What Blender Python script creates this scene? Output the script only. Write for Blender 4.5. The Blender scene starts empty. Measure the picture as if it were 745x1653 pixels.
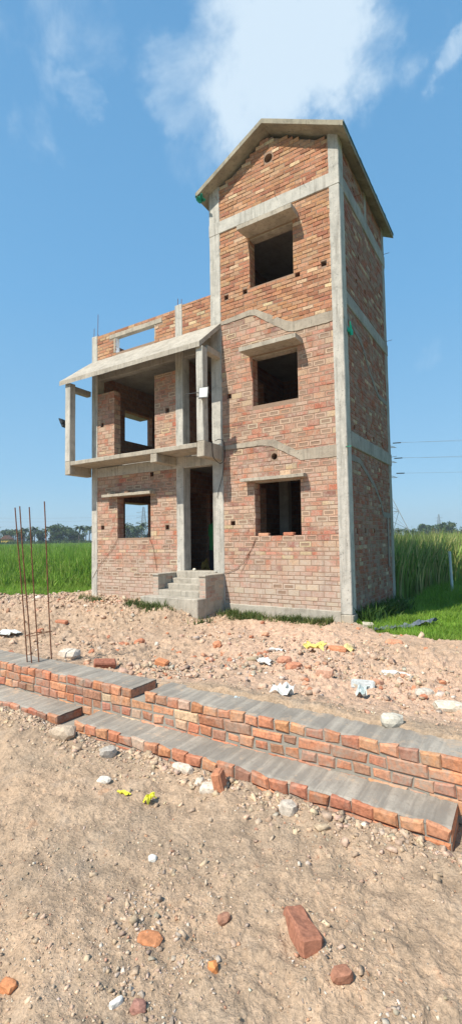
import bpy, math, random
import numpy as np
from mathutils import Vector, Matrix, noise as mn
R = random.Random(7)
rng = np.random.default_rng(11)
scn = bpy.context.scene
COL = scn.collection
CAM = np.array([2.86618394, -8.83743921, 1.67356627])
CR = np.array([0.84724463, 0.53096839, -0.01578286])
CU = np.array([0.0442242, -0.04089606, 0.99818422])
CF = np.array([-0.52935881, 0.8464042, 0.05813062])

# ------------------------------------------------------------------ helpers
def tag(o, label=None, cat=None, group=None, kind=None):
    if label: o['label'] = label
    if cat: o['category'] = cat
    if group: o['group'] = group
    if kind: o['kind'] = kind
    return o

def empty(name, loc=(0, 0, 0), rz=0, label=None, cat=None, group=None):
    o = bpy.data.objects.new(name, None)
    o.empty_display_size = .1
    COL.objects.link(o)
    o.location = loc
    o.rotation_euler = (0, 0, rz)
    return tag(o, label, cat, group)

class MB:
    """collects vertices, faces, per-face material slot and base colour"""
    def __init__(s):
        s.v = []; s.f = []; s.m = []; s.c = []
    def face(s, pts, mat=0, col=(1, 1, 1)):
        n = len(s.v); s.v += [tuple(p) for p in pts]
        s.f.append(tuple(range(n, n + len(pts)))); s.m.append(mat); s.c.append(col)
    def mesh(s, vs, fs, mat=0, col=(1, 1, 1)):
        n = len(s.v); s.v += [tuple(p) for p in vs]
        for f in fs:
            s.f.append(tuple(i + n for i in f)); s.m.append(mat); s.c.append(col)
    def box(s, x0, x1, y0, y1, z0, z1, mat=0, col=(1, 1, 1)):
        vs = [(x, y, z) for z in (z0, z1) for y in (y0, y1) for x in (x0, x1)]
        s.mesh(vs, [(0, 2, 3, 1), (4, 5, 7, 6), (0, 1, 5, 4), (2, 6, 7, 3), (0, 4, 6, 2), (1, 3, 7, 5)], mat, col)
    def rbox(s, x0, x1, y0, y1, z0, z1, seg=.16, amp=.005, mat=0, col=(1, 1, 1)):
        # box with a slightly uneven cast surface and worn corners
        lo = (x0, y0, z0); hi = (x1, y1, z1)
        def axis(a):
            L = hi[a] - lo[a]; e = min(.012, L * .2)
            n = max(1, int(round(L / seg)))
            return [lo[a]] + [lo[a] + e + (L - 2 * e) * i / n for i in range(n + 1)] + [hi[a]]
        A = [axis(0), axis(1), axis(2)]
        idx = {}; vs = []
        def vert(i, j, k):
            key = (i, j, k)
            if key not in idx:
                ii = (i, j, k)
                p = [A[q][ii[q]] for q in range(3)]
                on = [ii[q] in (0, len(A[q]) - 1) for q in range(3)]
                if sum(on) >= 2:
                    for q in range(3):
                        if on[q]:
                            d = min(.007, (hi[q] - lo[q]) * .15)
                            p[q] += d if ii[q] == 0 else -d
                nv = mn.noise_vector(Vector(p) * 3.1) * amp + mn.noise_vector(Vector(p) * 13.) * amp * .5
                idx[key] = len(vs); vs.append((p[0] + nv.x, p[1] + nv.y, p[2] + nv.z))
            return idx[key]
        fs = []
        nx, ny, nz = len(A[0]) - 1, len(A[1]) - 1, len(A[2]) - 1
        for i in range(nx):
            for j in range(ny):
                fs.append((vert(i, j, 0), vert(i, j + 1, 0), vert(i + 1, j + 1, 0), vert(i + 1, j, 0)))
                fs.append((vert(i, j, nz), vert(i + 1, j, nz), vert(i + 1, j + 1, nz), vert(i, j + 1, nz)))
            for k in range(nz):
                fs.append((vert(i, 0, k), vert(i + 1, 0, k), vert(i + 1, 0, k + 1), vert(i, 0, k + 1)))
                fs.append((vert(i, ny, k), vert(i, ny, k + 1), vert(i + 1, ny, k + 1), vert(i + 1, ny, k)))
        for j in range(ny):
            for k in range(nz):
                fs.append((vert(0, j, k), vert(0, j, k + 1), vert(0, j + 1, k + 1), vert(0, j + 1, k)))
                fs.append((vert(nx, j, k), vert(nx, j + 1, k), vert(nx, j + 1, k + 1), vert(nx, j, k + 1)))
        s.mesh(vs, fs, mat, col)
    def tube(s, pts, r, n=6, mat=0, col=(1, 1, 1), cap=True):
        pts = [Vector(p) for p in pts]; rr = r if isinstance(r, (list, tuple)) else [r] * len(pts)
        vs = []; fs = []
        for i, p in enumerate(pts):
            d = (pts[min(i + 1, len(pts) - 1)] - pts[max(i - 1, 0)]).normalized()
            a = d.cross(Vector((0, 0, 1)) if abs(d.z) < .9 else Vector((1, 0, 0))).normalized(); b = d.cross(a)
            for k in range(n):
                t = 2 * math.pi * k / n
                vs.append(p + (a * math.cos(t) + b * math.sin(t)) * rr[i])
        for i in range(len(pts) - 1):
            for k in range(n):
                fs.append((i * n + k, i * n + (k + 1) % n, (i + 1) * n + (k + 1) % n, (i + 1) * n + k))
        if cap:
            fs.append(tuple(range(n))); fs.append(tuple((len(pts) - 1) * n + k for k in reversed(range(n))))
        s.mesh(vs, fs, mat, col)
    def prism(s, poly, axis, a0, a1, mat=0, col=(1, 1, 1)):
        # poly: 2-D points in the other two axes (order x,y,z without `axis`)
        def P(p, a):
            q = list(p); q.insert(axis, a); return tuple(q)
        n = len(poly)
        vs = [P(p, a0) for p in poly] + [P(p, a1) for p in poly]
        fs = [tuple(range(n)), tuple(reversed(range(n, 2 * n)))] + [(i, i + n, (i + 1) % n + n, (i + 1) % n) for i in range(n)]
        s.mesh(vs, fs, mat, col)
    def build(s, name, mats, parent=None, smooth=False, shift=(0, 0, 0)):
        me = bpy.data.meshes.new(name)
        vs = [(a - shift[0], b - shift[1], c - shift[2]) for a, b, c in s.v] if any(shift) else s.v
        me.from_pydata(vs, [], s.f)
        if not isinstance(mats, (list, tuple)): mats = [mats]
        for m in mats: me.materials.append(m)
        me.polygons.foreach_set('material_index', s.m)
        ca = me.color_attributes.new('Col', 'FLOAT_COLOR', 'CORNER')
        tot = np.array([len(f) for f in s.f])
        cc = np.ones((len(s.f), 4), np.float32); cc[:, :3] = np.array(s.c)[:, :3]
        ca.data.foreach_set('color', np.repeat(cc, tot, 0).ravel())
        import bmesh
        bm = bmesh.new(); bm.from_mesh(me)
        bmesh.ops.recalc_face_normals(bm, faces=bm.faces)
        bm.to_mesh(me); bm.free()
        if smooth: me.polygons.foreach_set('use_smooth', [True] * len(me.polygons))
        o = bpy.data.objects.new(name, me)
        COL.objects.link(o)
        if parent: o.parent = parent
        return o

def np_mesh(name, V, F, C, mat, smooth=False):
    """fast mesh: V (n,3), F (m,k) constant k, C (m,3) colour per face"""
    me = bpy.data.meshes.new(name)
    m, k = F.shape
    me.vertices.add(len(V)); me.vertices.foreach_set('co', np.ascontiguousarray(V, np.float32).ravel())
    me.loops.add(m * k); me.loops.foreach_set('vertex_index', np.ascontiguousarray(F, np.int32).ravel())
    me.polygons.add(m); me.polygons.foreach_set('loop_start', np.arange(0, m * k, k, dtype=np.int32))
    me.update(calc_edges=True); me.validate()
    if C is not None:
        ca = me.color_attributes.new('Col', 'FLOAT_COLOR', 'CORNER')
        cc = np.ones((m, 4), np.float32); cc[:, :3] = C
        ca.data.foreach_set('color', np.repeat(cc, k, 0).ravel())
    if smooth: me.polygons.foreach_set('use_smooth', np.ones(m, bool))
    me.materials.append(mat)
    o = bpy.data.objects.new(name, me); COL.objects.link(o)
    return o

# ------------------------------------------------------------------ materials
class NT:
    def __init__(s, name):
        s.m = bpy.data.materials.new(name); s.m.use_nodes = True
        s.t = s.m.node_tree; s.t.nodes.clear()
        s.out = s.n('ShaderNodeOutputMaterial'); s.b = s.n('ShaderNodeBsdfPrincipled')
        s.l(s.b.outputs[0], s.out.inputs[0])
        s.b.inputs['Roughness'].default_value = .9
        s.b.inputs['Specular IOR Level'].default_value = .25
    def n(s, t, **k):
        q = s.t.nodes.new(t)
        for a, b in k.items(): setattr(q, a, b)
        return q
    def l(s, a, b): s.t.links.new(a, b)
    def noise(s, scale, detail=4, rough=.6, vec=None, dist=0):
        q = s.n('ShaderNodeTexNoise'); q.inputs['Scale'].default_value = scale
        q.inputs['Detail'].default_value = detail; q.inputs['Roughness'].default_value = rough
        q.inputs['Distortion'].default_value = dist
        s.l(vec if vec else s.obj(), q.inputs['Vector']); return q.outputs[0]
    def obj(s):
        if not hasattr(s, '_o'):
            g = s.n('ShaderNodeNewGeometry'); s._o = g.outputs['Position']
        return s._o
    def ramp(s, fac, stops):
        q = s.n('ShaderNodeValToRGB'); e = q.color_ramp.elements
        while len(e) < len(stops): e.new(.5)
        for i, (p, c) in enumerate(stops):
            e[i].position = p
            e[i].color = (c, c, c, 1) if isinstance(c, (int, float)) else tuple(c) + (1,)
        s.l(fac, q.inputs[0]); return q.outputs[0]
    def mix(s, fac, a, b, bt='MIX'):
        q = s.n('ShaderNodeMix', data_type='RGBA', blend_type=bt)
        for v, i in ((fac, 0), (a, 6), (b, 7)):
            if isinstance(v, (int, float)): q.inputs[i].default_value = v
            elif isinstance(v, tuple): q.inputs[i].default_value = v + (1,)
            else: s.l(v, q.inputs[i])
        return q.outputs[2]
    def math(s, op, a, b=0., c=0.):
        q = s.n('ShaderNodeMath', operation=op)
        for i, v in enumerate((a, b, c)):
            if isinstance(v, (int, float)): q.inputs[i].default_value = v
            else: s.l(v, q.inputs[i])
        return q.outputs[0]
    def attr(s):
        q = s.n('ShaderNodeAttribute', attribute_name='Col'); return q.outputs[0]
    def sep(s, v):
        q = s.n('ShaderNodeSeparateXYZ'); s.l(v, q.inputs[0]); return q.outputs
    def color(s, c):
        if isinstance(c, tuple): s.b.inputs['Base Color'].default_value = c + (1,)
        else: s.l(c, s.b.inputs['Base Color'])
    def bump(s, h, strength=.5, dist=.01):
        q = s.n('ShaderNodeBump'); q.inputs['Strength'].default_value = strength
        q.inputs['Distance'].default_value = dist
        s.l(h, q.inputs['Height']); s.l(q.outputs[0], s.b.inputs['Normal'])

MORTAR = (.36, .30, .235)
def brick_mat(name, smear=(.50, .66), smear_amt=.85, low=False, mort=MORTAR):
    t = NT(name)
    c = t.attr()
    n1 = t.noise(38, 5, .7)
    c = t.mix(.9, c, t.ramp(n1, [(.3, .5), (.52, 1.), (.70, 1.35)]), 'MULTIPLY')
    # mortar rubbed over the brick faces
    sm = t.noise(3.2, 6, .68, dist=.4)
    f = t.ramp(sm, [(smear[0], 0.), (smear[1], 1.)])
    n2 = t.noise(26, 4, .7)
    f = t.math('MULTIPLY', f, t.ramp(n2, [(.34, .2), (.6, smear_amt)]))
    mc = t.mix(t.noise(9, 4), tuple(x * .82 for x in mort), tuple(min(1, x * 1.22) for x in mort))
    c = t.mix(f, c, mc)
    if low:  # pale efflorescence and cement slurry at the bottom of the ground floor
        z = t.sep(t.obj())[2]
        zz = t.math('ADD', z, t.math('MULTIPLY', t.noise(1.6, 5), -1.5))
        g = t.ramp(t.math('MULTIPLY', zz, .5), [(.0, .68), (.34, 0.)])
        g = t.math('MULTIPLY', g, t.ramp(t.noise(14, 5, .7), [(.3, .35), (.62, 1.)]))
        c = t.mix(g, c, (.47, .41, .34))
    # dark weather streaks
    sx = t.n('ShaderNodeVectorMath', operation='MULTIPLY'); t.l(t.obj(), sx.inputs[0]); sx.inputs[1].default_value = (5, 5, .5)
    st = t.noise(1., 5, .6, vec=sx.outputs[0])
    c = t.mix(t.ramp(st, [(.55, 0.), (.75, .32)]), c, (.10, .08, .07))
    t.color(c)
    t.bump(t.noise(60, 6, .7), .6, .006)
    t.b.inputs['Roughness'].default_value = .95
    return t.m

def mortar_mat(name, col=MORTAR, low=False):
    t = NT(name)
    c = t.mix(t.noise(7, 6, .7), tuple(x * .6 for x in col), tuple(min(1, x * 1.15) for x in col))
    t.color(c); t.bump(t.noise(45, 6, .7), .8, .008)
    return t.m

def concrete_mat(name, c0=(.50, .455, .375), c1=(.33, .30, .25), stain=.5):
    t = NT(name)
    base = t.mix(t.ramp(t.noise(2.3, 6, .65), [(.3, 0.), (.7, 1.)]), c0, c1)
    # formwork / run-off streaks
    sx = t.n('ShaderNodeVectorMath', operation='MULTIPLY'); t.l(t.obj(), sx.inputs[0]); sx.inputs[1].default_value = (14, 14, 1.0)
    st = t.noise(1., 6, .65, vec=sx.outputs[0])
    base = t.mix(t.ramp(st, [(.5, 0.), (.74, stain)]), base, (.16, .145, .12))
    # pits and honeycombing
    pit = t.ramp(t.noise(34, 3, .6), [(.30, 1.), (.37, 0.)])
    base = t.mix(t.math('MULTIPLY', pit, .75), base, (.13, .115, .10))
    gx = t.ramp(t.noise(5.5, 6, .7), [(.52, 0.), (.66, .55)])
    base = t.mix(gx, base, tuple(x * .55 for x in c1))
    pale = t.ramp(t.noise(11, 5, .75), [(.56, 0.), (.72, .5)])
    base = t.mix(pale, base, tuple(min(1, x * 1.35) for x in c0))
    t.color(base)
    h = t.math('SUBTRACT', t.noise(28, 7, .75), t.math('MULTIPLY', pit, .8))
    t.bump(h, .6, .008)
    t.b.inputs['Roughness'].default_value = .88
    return t.m

def screed_mat():
    t = NT('screed')
    g = t.n('ShaderNodeVectorMath', operation='MULTIPLY'); t.l(t.obj(), g.inputs[0]); g.inputs[1].default_value = (16, 1.6, 1)
    st = t.noise(1., 5, .6, vec=g.outputs[0])
    c = t.mix(t.ramp(t.noise(2.6, 5, .6), [(.35, 0.), (.65, 1.)]), (.37, .33, .275), (.28, .25, .21))
    c = t.mix(t.ramp(st, [(.42, .55), (.56, 0.)]), c, (.20, .18, .155))
    c = t.mix(t.ramp(st, [(.55, 0.), (.72, .4)]), c, (.50, .44, .36))
    c = t.mix(t.ramp(t.noise(30, 5, .75), [(.5, 0.), (.66, .6)]), c, (.24, .205, .165))
    c = t.mix(t.ramp(t.noise(6, 6, .7), [(.56, 0.), (.64, .7)]), c, (.46, .345, .245))
    c = t.mix(1., c, t.attr(), 'MULTIPLY')
    t.color(c); t.bump(t.math('ADD', st, t.noise(50, 5, .7)), .6, .007); t.b.inputs['Roughness'].default_value = .95
    return t.m

def plain_mat(name, c, rough=.7, var=.25, scale=20, metal=0, bump=.3, use_attr=False):
    t = NT(name)
    base = t.attr() if use_attr else c
    col = t.mix(1., base, t.ramp(t.noise(scale, 5, .7), [(.3, 1 - var), (.7, 1 + var)]), 'MULTIPLY')
    t.color(col); t.b.inputs['Roughness'].default_value = rough; t.b.inputs['Metallic'].default_value = metal
    if bump: t.bump(t.noise(scale * 3, 5, .7), bump, .004)
    return t.m

def leaf_mat(name, trans=.35, var=.3):
    t = NT(name)
    c = t.mix(1., t.attr(), t.ramp(t.noise(1.3, 4, .6), [(.3, 1 - var), (.7, 1 + var)]), 'MULTIPLY')
    c = t.mix(t.ramp(t.noise(.35, 5, .65), [(.45, 0.), (.7, .35)]), c, (.30, .30, .10))
    t.color(c); t.b.inputs['Roughness'].default_value = .6
    tr = t.n('ShaderNodeBsdfTranslucent'); t.l(c, tr.inputs[0])
    mx = t.n('ShaderNodeMixShader'); mx.inputs[0].default_value = trans
    t.l(t.b.outputs[0], mx.inputs[1]); t.l(tr.outputs[0], mx.inputs[2]); t.l(mx.outputs[0], t.out.inputs[0])
    return t.m

def interior_brick_mat():
    t = NT('interior_brick')
    p = t.sep(t.obj())
    cb = t.n('ShaderNodeCombineXYZ'); t.l(t.math('ADD', p[0], p[1]), cb.inputs[0]); t.l(p[2], cb.inputs[1])
    bt = t.n('ShaderNodeTexBrick'); t.l(cb.outputs[0], bt.inputs[0])
    bt.inputs['Color1'].default_value = (.26, .12, .075, 1); bt.inputs['Color2'].default_value = (.33, .19, .125, 1)  # brick colours lowered so the rooms look unlit: shade put into the colour
    bt.inputs['Mortar'].default_value = (.24, .20, .165, 1)
    bt.inputs['Scale'].default_value = 1; bt.inputs['Mortar Size'].default_value = .008
    bt.inputs['Brick Width'].default_value = .26; bt.inputs['Row Height'].default_value = .13
    c = t.mix(.8, bt.outputs[0], t.ramp(t.noise(12, 5, .7), [(.3, .55), (.7, 1.3)]), 'MULTIPLY')
    t.color(c)
    h = t.math('ADD', t.math('MULTIPLY', bt.outputs[1], -1.), t.math('MULTIPLY', t.noise(40, 4), .4))
    t.bump(h, .6, .01)
    return t.m

M = {}
M['brick_low'] = brick_mat('brick_low', (.40, .58), .92, True, mort=(.42, .34, .27))
M['brick_mid'] = brick_mat('brick_mid', (.42, .60), .9, mort=(.41, .32, .245))
M['brick_top'] = brick_mat('brick_top', (.54, .74), .7, mort=(.40, .28, .185))
M['brick_side_shaded'] = brick_mat('brick_side_shaded', (.42, .60), .9, mort=(.25, .21, .17))  # redder side brick; mortar also darkened, putting the face's shade into the colour
M['brick_new'] = brick_mat('brick_new', (.48, .64), .85, mort=(.33, .275, .22))
M['mortar'] = mortar_mat('mortar', (.32, .22, .155))
M['mortar_grey'] = mortar_mat('mortar_grey', (.33, .30, .25))
M['concrete'] = concrete_mat('concrete', (.55, .52, .455), (.37, .355, .315), .75)
M['concrete_warm'] = concrete_mat('concrete_warm', (.47, .42, .34), (.32, .28, .22), .7)
M['roof_concrete'] = concrete_mat('roof_concrete', (.38, .345, .26), (.22, .195, .145), .8)
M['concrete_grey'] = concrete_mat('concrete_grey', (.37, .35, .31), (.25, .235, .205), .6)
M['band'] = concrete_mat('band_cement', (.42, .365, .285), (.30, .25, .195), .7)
M['band_side_shaded'] = concrete_mat('band_side_shaded', (.27, .24, .205), (.20, .175, .15), .6)  # band cement darkened: shade of the side face put into the colour
M['plaster'] = concrete_mat('plaster', (.46, .42, .35), (.33, .295, .24), .65)
M['screed'] = screed_mat()
M['int_brick'] = interior_brick_mat()
M['rust'] = plain_mat('rusty_steel', (.16, .065, .035), .8, .5, 60)
M['white_metal'] = plain_mat('white_paint', (.62, .66, .64), .5, .12, 8)
M['dark_metal'] = plain_mat('dark_housing', (.035, .04, .042), .45, .2, 20)
M['lamp_glass'] = plain_mat('lamp_glass', (.40, .42, .41), .25, .1, 30, bump=0)
M['cable'] = plain_mat('black_cable', (.02, .021, .022), .6, .2, 20, bump=0)
M['wire_line'] = plain_mat('line_wire', (.26, .29, .32), .6, .1, 2, bump=0)
M['pylon'] = plain_mat('galvanised_steel', (.22, .25, .27), .6, .2, 1, bump=0)
M['attr'] = plain_mat('stone_debris', None, .92, .35, 45, use_attr=True, bump=.6)
M['plastic'] = plain_mat('thin_plastic', None, .45, .18, 14, use_attr=True, bump=.3)
M['bark'] = plain_mat('bark', (.10, .08, .06), .9, .4, 3)
M['leaf'] = leaf_mat('leaf')
M['cane'] = leaf_mat('cane_leaf', .3)
M['grass'] = leaf_mat('grass_leaf', .4)
M['tree_leaf'] = leaf_mat('tree_leaf', .2, .4)

def brick_col(style):
    r = R.random()
    def j(c, a=.18):
        k = 1 + R.uniform(-a, a); return tuple(max(0, x * k * (1 + R.uniform(-.06, .06))) for x in c)
    if style == 'edge':
        if r < .06: return j((.52, .37, .22), .12)
        if r < .26: return j((.46, .30, .205), .12)
        if r < .66: return j((.43, .215, .14), .14)
        if r < .90: return j((.40, .155, .095), .14)
        return j((.28, .135, .10))
    if style == 'top':
        if r < .07: return j((.56, .40, .25), .12)
        if r < .32: return j((.45, .26, .15), .12)
        if r < .85: return j((.41, .20, .11), .12)
        return j((.32, .14, .08), .12)
    if style == 'side':  # redder brick, with the side's shade also darkened into the tones
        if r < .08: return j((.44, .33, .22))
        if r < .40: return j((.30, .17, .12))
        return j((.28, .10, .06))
    # new foundation bricks, bright orange
    if r < .03: return j((.54, .38, .25), .12)
    if r < .42: return j((.51, .24, .13))
    if r < .80: return j((.44, .18, .10))
    return j((.34, .17, .11))

# brick on a plane: frame origin o, axes u (along), w (up), n (outward)
def put_brick(mb, fr, u0, u1, w0, w1, out, col, frog=False, jit=.003, deep=.03, cham=None):
    o, u, w, n = fr
    def P(a, b, c):
        return (o[0] + u[0] * a + w[0] * b + n[0] * c, o[1] + u[1] * a + w[1] * b + n[1] * c, o[2] + u[2] * a + w[2] * b + n[2] * c)
    J = [(R.uniform(-jit, jit), R.uniform(-jit, jit)) for _ in range(4)]
    cs = [(u0, w0), (u1, w0), (u1, w1), (u0, w1)]
    sg = [(1, 1), (-1, 1), (-1, -1), (1, -1)]
    tilt = [out + R.uniform(-.0015, .0015) for _ in range(4)]
    def ring(ins, dep):
        return [P(cs[i][0] + J[i][0] + sg[i][0] * ins, cs[i][1] + J[i][1] + sg[i][1] * ins, tilt[i] - dep) for i in range(4)]
    ch = cham or min(.006, (w1 - w0) * .12)
    rings = [ring(0, deep + out), ring(0, ch), ring(ch, 0)]
    L = u1 - u0; H = w1 - w0
    if frog and L > .16 and H > .08:
        rings += [ring(.024, 0), ring(.031, .012)]
        # frog is wider inset along the length
        a = .04; rr = []
        for q, (iu, iw, d) in enumerate(((.034, .027, 0.), (.040, .033, .013))):
            rr.append([P(cs[i][0] + J[i][0] + sg[i][0] * iu, cs[i][1] + J[i][1] + sg[i][1] * iw, tilt[i] - d) for i in range(4)])
        rings = rings[:3] + rr
    vs = [p for r_ in rings for p in r_]
    fs = []
    for k in range(len(rings) - 1):
        for i in range(4):
            fs.append((k * 4 + i, k * 4 + (i + 1) % 4, k * 4 + 4 + (i + 1) % 4, k * 4 + 4 + i))
    k = len(rings) - 1
    fs.append((k * 4, k * 4 + 1, k * 4 + 2, k * 4 + 3))
    n0 = len(mb.c); mb.mesh(vs, fs, 0, col)
    if len(rings) == 5:      # cement clings to the rim round the frog, the hollow is a deeper red with darker walls
        rk = R.uniform(0, .6); rim = tuple(c * (1 - rk) + m * rk * 1.1 for c, m in zip(col, (.50, .42, .31)))
        hol = (col[0] * .92, col[1] * .72, col[2] * .66)
        for i in range(8, 12): mb.c[n0 + i] = rim
        for i in range(12, 16): mb.c[n0 + i] = tuple(c * .7 for c in hol)
        mb.c[n0 + 16] = hol

def brick_field(mb, fr, u0, u1, w0, w1, style='edge', course=.13, length=.26, opens=(), keep=None, proud=(.001, .007), frogp=.62, header_rows=False, joint=.011, phase=0., row_style=None, rough=.003):
    z = w0; j = -1
    while z < w1 - .02:
        j += 1
        flat = bool(row_style) and row_style[j % len(row_style)] == 'f'
        hh = (.082 if flat else .125) if row_style else course
        a = z; b = min(a + hh, w1); z += hh
        if b - a < .03: continue
        L = length
        if header_rows and j % 2 == header_rows - 1: L = length / 2
        off = (0 if j % 2 else L / 2) + phase + R.uniform(-.02, .02)
        segs = [(u0, u1)]
        for (p0, p1, q0, q1) in opens:
            if q0 < b - .02 and q1 > a + .02:
                ns = []
                for (s0, s1) in segs:
                    if p1 <= s0 or p0 >= s1: ns.append((s0, s1)); continue
                    if p0 > s0: ns.append((s0, p0))
                    if p1 < s1: ns.append((p1, s1))
                segs = ns
        wob = R.uniform(-.002, .002)
        rowfrog = True
        for (s0, s1) in segs:
            k = math.floor((s0 - off) / L); x = off + k * L
            while x < s1 - 1e-4:
                a0 = max(x, s0); a1 = min(x + L, s1); x += L
                if a1 - a0 < .03: continue
                if keep and not keep((a0 + a1) / 2, (a + b) / 2, b): continue
                ju = joint / 2 * R.uniform(.7, 1.3); jw = joint / 2 * R.uniform(.7, 1.3)
                pr = R.uniform(*proud)
                if R.random() < .04: pr += .006
                put_brick(mb, fr, a0 + (ju if a0 > s0 else .001), a1 - (ju if a1 < s1 else .001), a + jw + wob, b - jw + wob, pr, brick_col(style),
                          frog=(style == 'edge' and not flat and R.random() < frogp * max(0., min(1.5, .75 + 1.6 * mn.noise(Vector((a0 * .9 + fr[0][0], a * 1.3, 3.3)))))), jit=rough)

def core_wall(mb, axis, t0, t1, ucuts, wcuts, solid, mat=1, col=(1, 1, 1)):
    """thick wall of cells; axis 0: spans x, thickness in y; axis 1: spans y, thickness in x"""
    uc = sorted(set(round(x, 4) for x in ucuts)); wc = sorted(set(round(x, 4) for x in wcuts))
    S = {}
    for i in range(len(uc) - 1):
        for j in range(len(wc) - 1):
            S[i, j] = solid((uc[i] + uc[i + 1]) / 2, (wc[j] + wc[j + 1]) / 2)
    def P(u, t, w): return (u, t, w) if axis == 0 else (t, u, w)
    for (i, j), s in S.items():
        if not s: continue
        a, b, c, d = uc[i], uc[i + 1], wc[j], wc[j + 1]
        mb.face([P(a, t0, c), P(b, t0, c), P(b, t0, d), P(a, t0, d)], mat, col)
        mb.face([P(a, t1, c), P(a, t1, d), P(b, t1, d), P(b, t1, c)], mat if mat == 1 and False else 2, col)
        if not S.get((i - 1, j)): mb.face([P(a, t0, c), P(a, t0, d), P(a, t1, d), P(a, t1, c)], 2, col)
        if not S.get((i + 1, j)): mb.face([P(b, t0, c), P(b, t1, c), P(b, t1, d), P(b, t0, d)], 2, col)
        if not S.get((i, j - 1)): mb.face([P(a, t0, c), P(a, t1, c), P(b, t1, c), P(b, t0, c)], 2, col)
        if not S.get((i, j + 1)): mb.face([P(a, t0, d), P(b, t0, d), P(b, t1, d), P(a, t1, d)], 2, col)

def panel(name, axis, t0, t1, u0, u1, w0, w1, opens, mats, parent, style='edge', course=.13, length=.26, holes=(), keep=None, **kw):
    """one brick wall part: mortar core with openings + individually laid bricks on its outer face"""
    mb = MB()
    ops = list(opens) + [(a - .055, a + .055, b - .055, b + .055) for a, b in holes]
    uc = [u0, u1] + [x for o in ops for x in o[:2]]; wc = [w0, w1] + [x for o in ops for x in o[2:]]
    uc = [x for x in uc if u0 <= x <= u1]; wc = [x for x in wc if w0 <= x <= w1]
    small = [(a, b) for a, b in holes]
    def solid(u, w):
        return not any(o[0] < u < o[1] and o[2] < w < o[3] for o in ops)
    core_wall(mb, axis, t0, t1, uc, wc, solid)
    if axis == 0: fr = ((0, t0, 0), (1, 0, 0), (0, 0, 1), (0, -1, 0))
    else: fr = ((t0, 0, 0), (0, 1, 0), (0, 0, 1), (1, 0, 0))
    if kw.pop('bricks', True):
        brick_field(mb, fr, u0, u1, w0, w1, style, course, length, ops, keep, **kw)
    return mb, fr

def jamb(mb, x, y0, y1, z0, z1, style='edge', course=.13, normal=1):
    fr = ((x, 0, 0), (0, 1, 0), (0, 0, 1), (normal, 0, 0))
    brick_field(mb, fr, y0, y1, z0, z1, style, course, .26, proud=(.001, .005), frogp=0)

def vnoise(x, y, seed=0):
    xi = np.floor(x).astype(np.int64); yi = np.floor(y).astype(np.int64)
    fx = x - xi; fy = y - yi; fx = fx * fx * (3 - 2 * fx); fy = fy * fy * (3 - 2 * fy)
    def h(a, b):
        n = (a * 374761393 + b * 668265263 + seed * 974634777) & 0xffffffff
        n = ((n ^ (n >> 13)) * 1274126177) & 0xffffffff
        return ((n ^ (n >> 16)) & 0xffff) / 65535. * 2 - 1
    return (h(xi, yi) * (1 - fx) + h(xi + 1, yi) * fx) * (1 - fy) + (h(xi, yi + 1) * (1 - fx) + h(xi + 1, yi + 1) * fx) * fy
def sstep(a, b, x):
    t = np.clip((x - a) / (b - a), 0, 1); return t * t * (3 - 2 * t)
def green_mask(x, y):
    """1 where vegetation grows, 0 on the rubble pad"""
    w = vnoise(x * 1.3, y * 1.3, 5) * .16 + vnoise(x * 5, y * 5, 6) * .06
    right = sstep(-.12, .12, (y - np.interp(x, [-1, 0, .94, 1.5, 2., 4, 12], [.6, .25, -.50, -.68, -.74, -1.0, -1.5])) + w) * sstep(-.05, .1, x + .02)
    back = sstep(4.1, 4.5, y + w)
    left = sstep(-.2, .3, (y - np.interp(x, [-30, -10.5, -9.4, -8.7, -7.1], [-4, -.45, .35, 1.2, 2.6])) + w) * sstep(7.0, 7.2, -x)
    far = sstep(20, 21, np.hypot(x, y + 5))
    return np.clip(np.maximum.reduce([right, back, left, far]), 0, 1)
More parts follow.
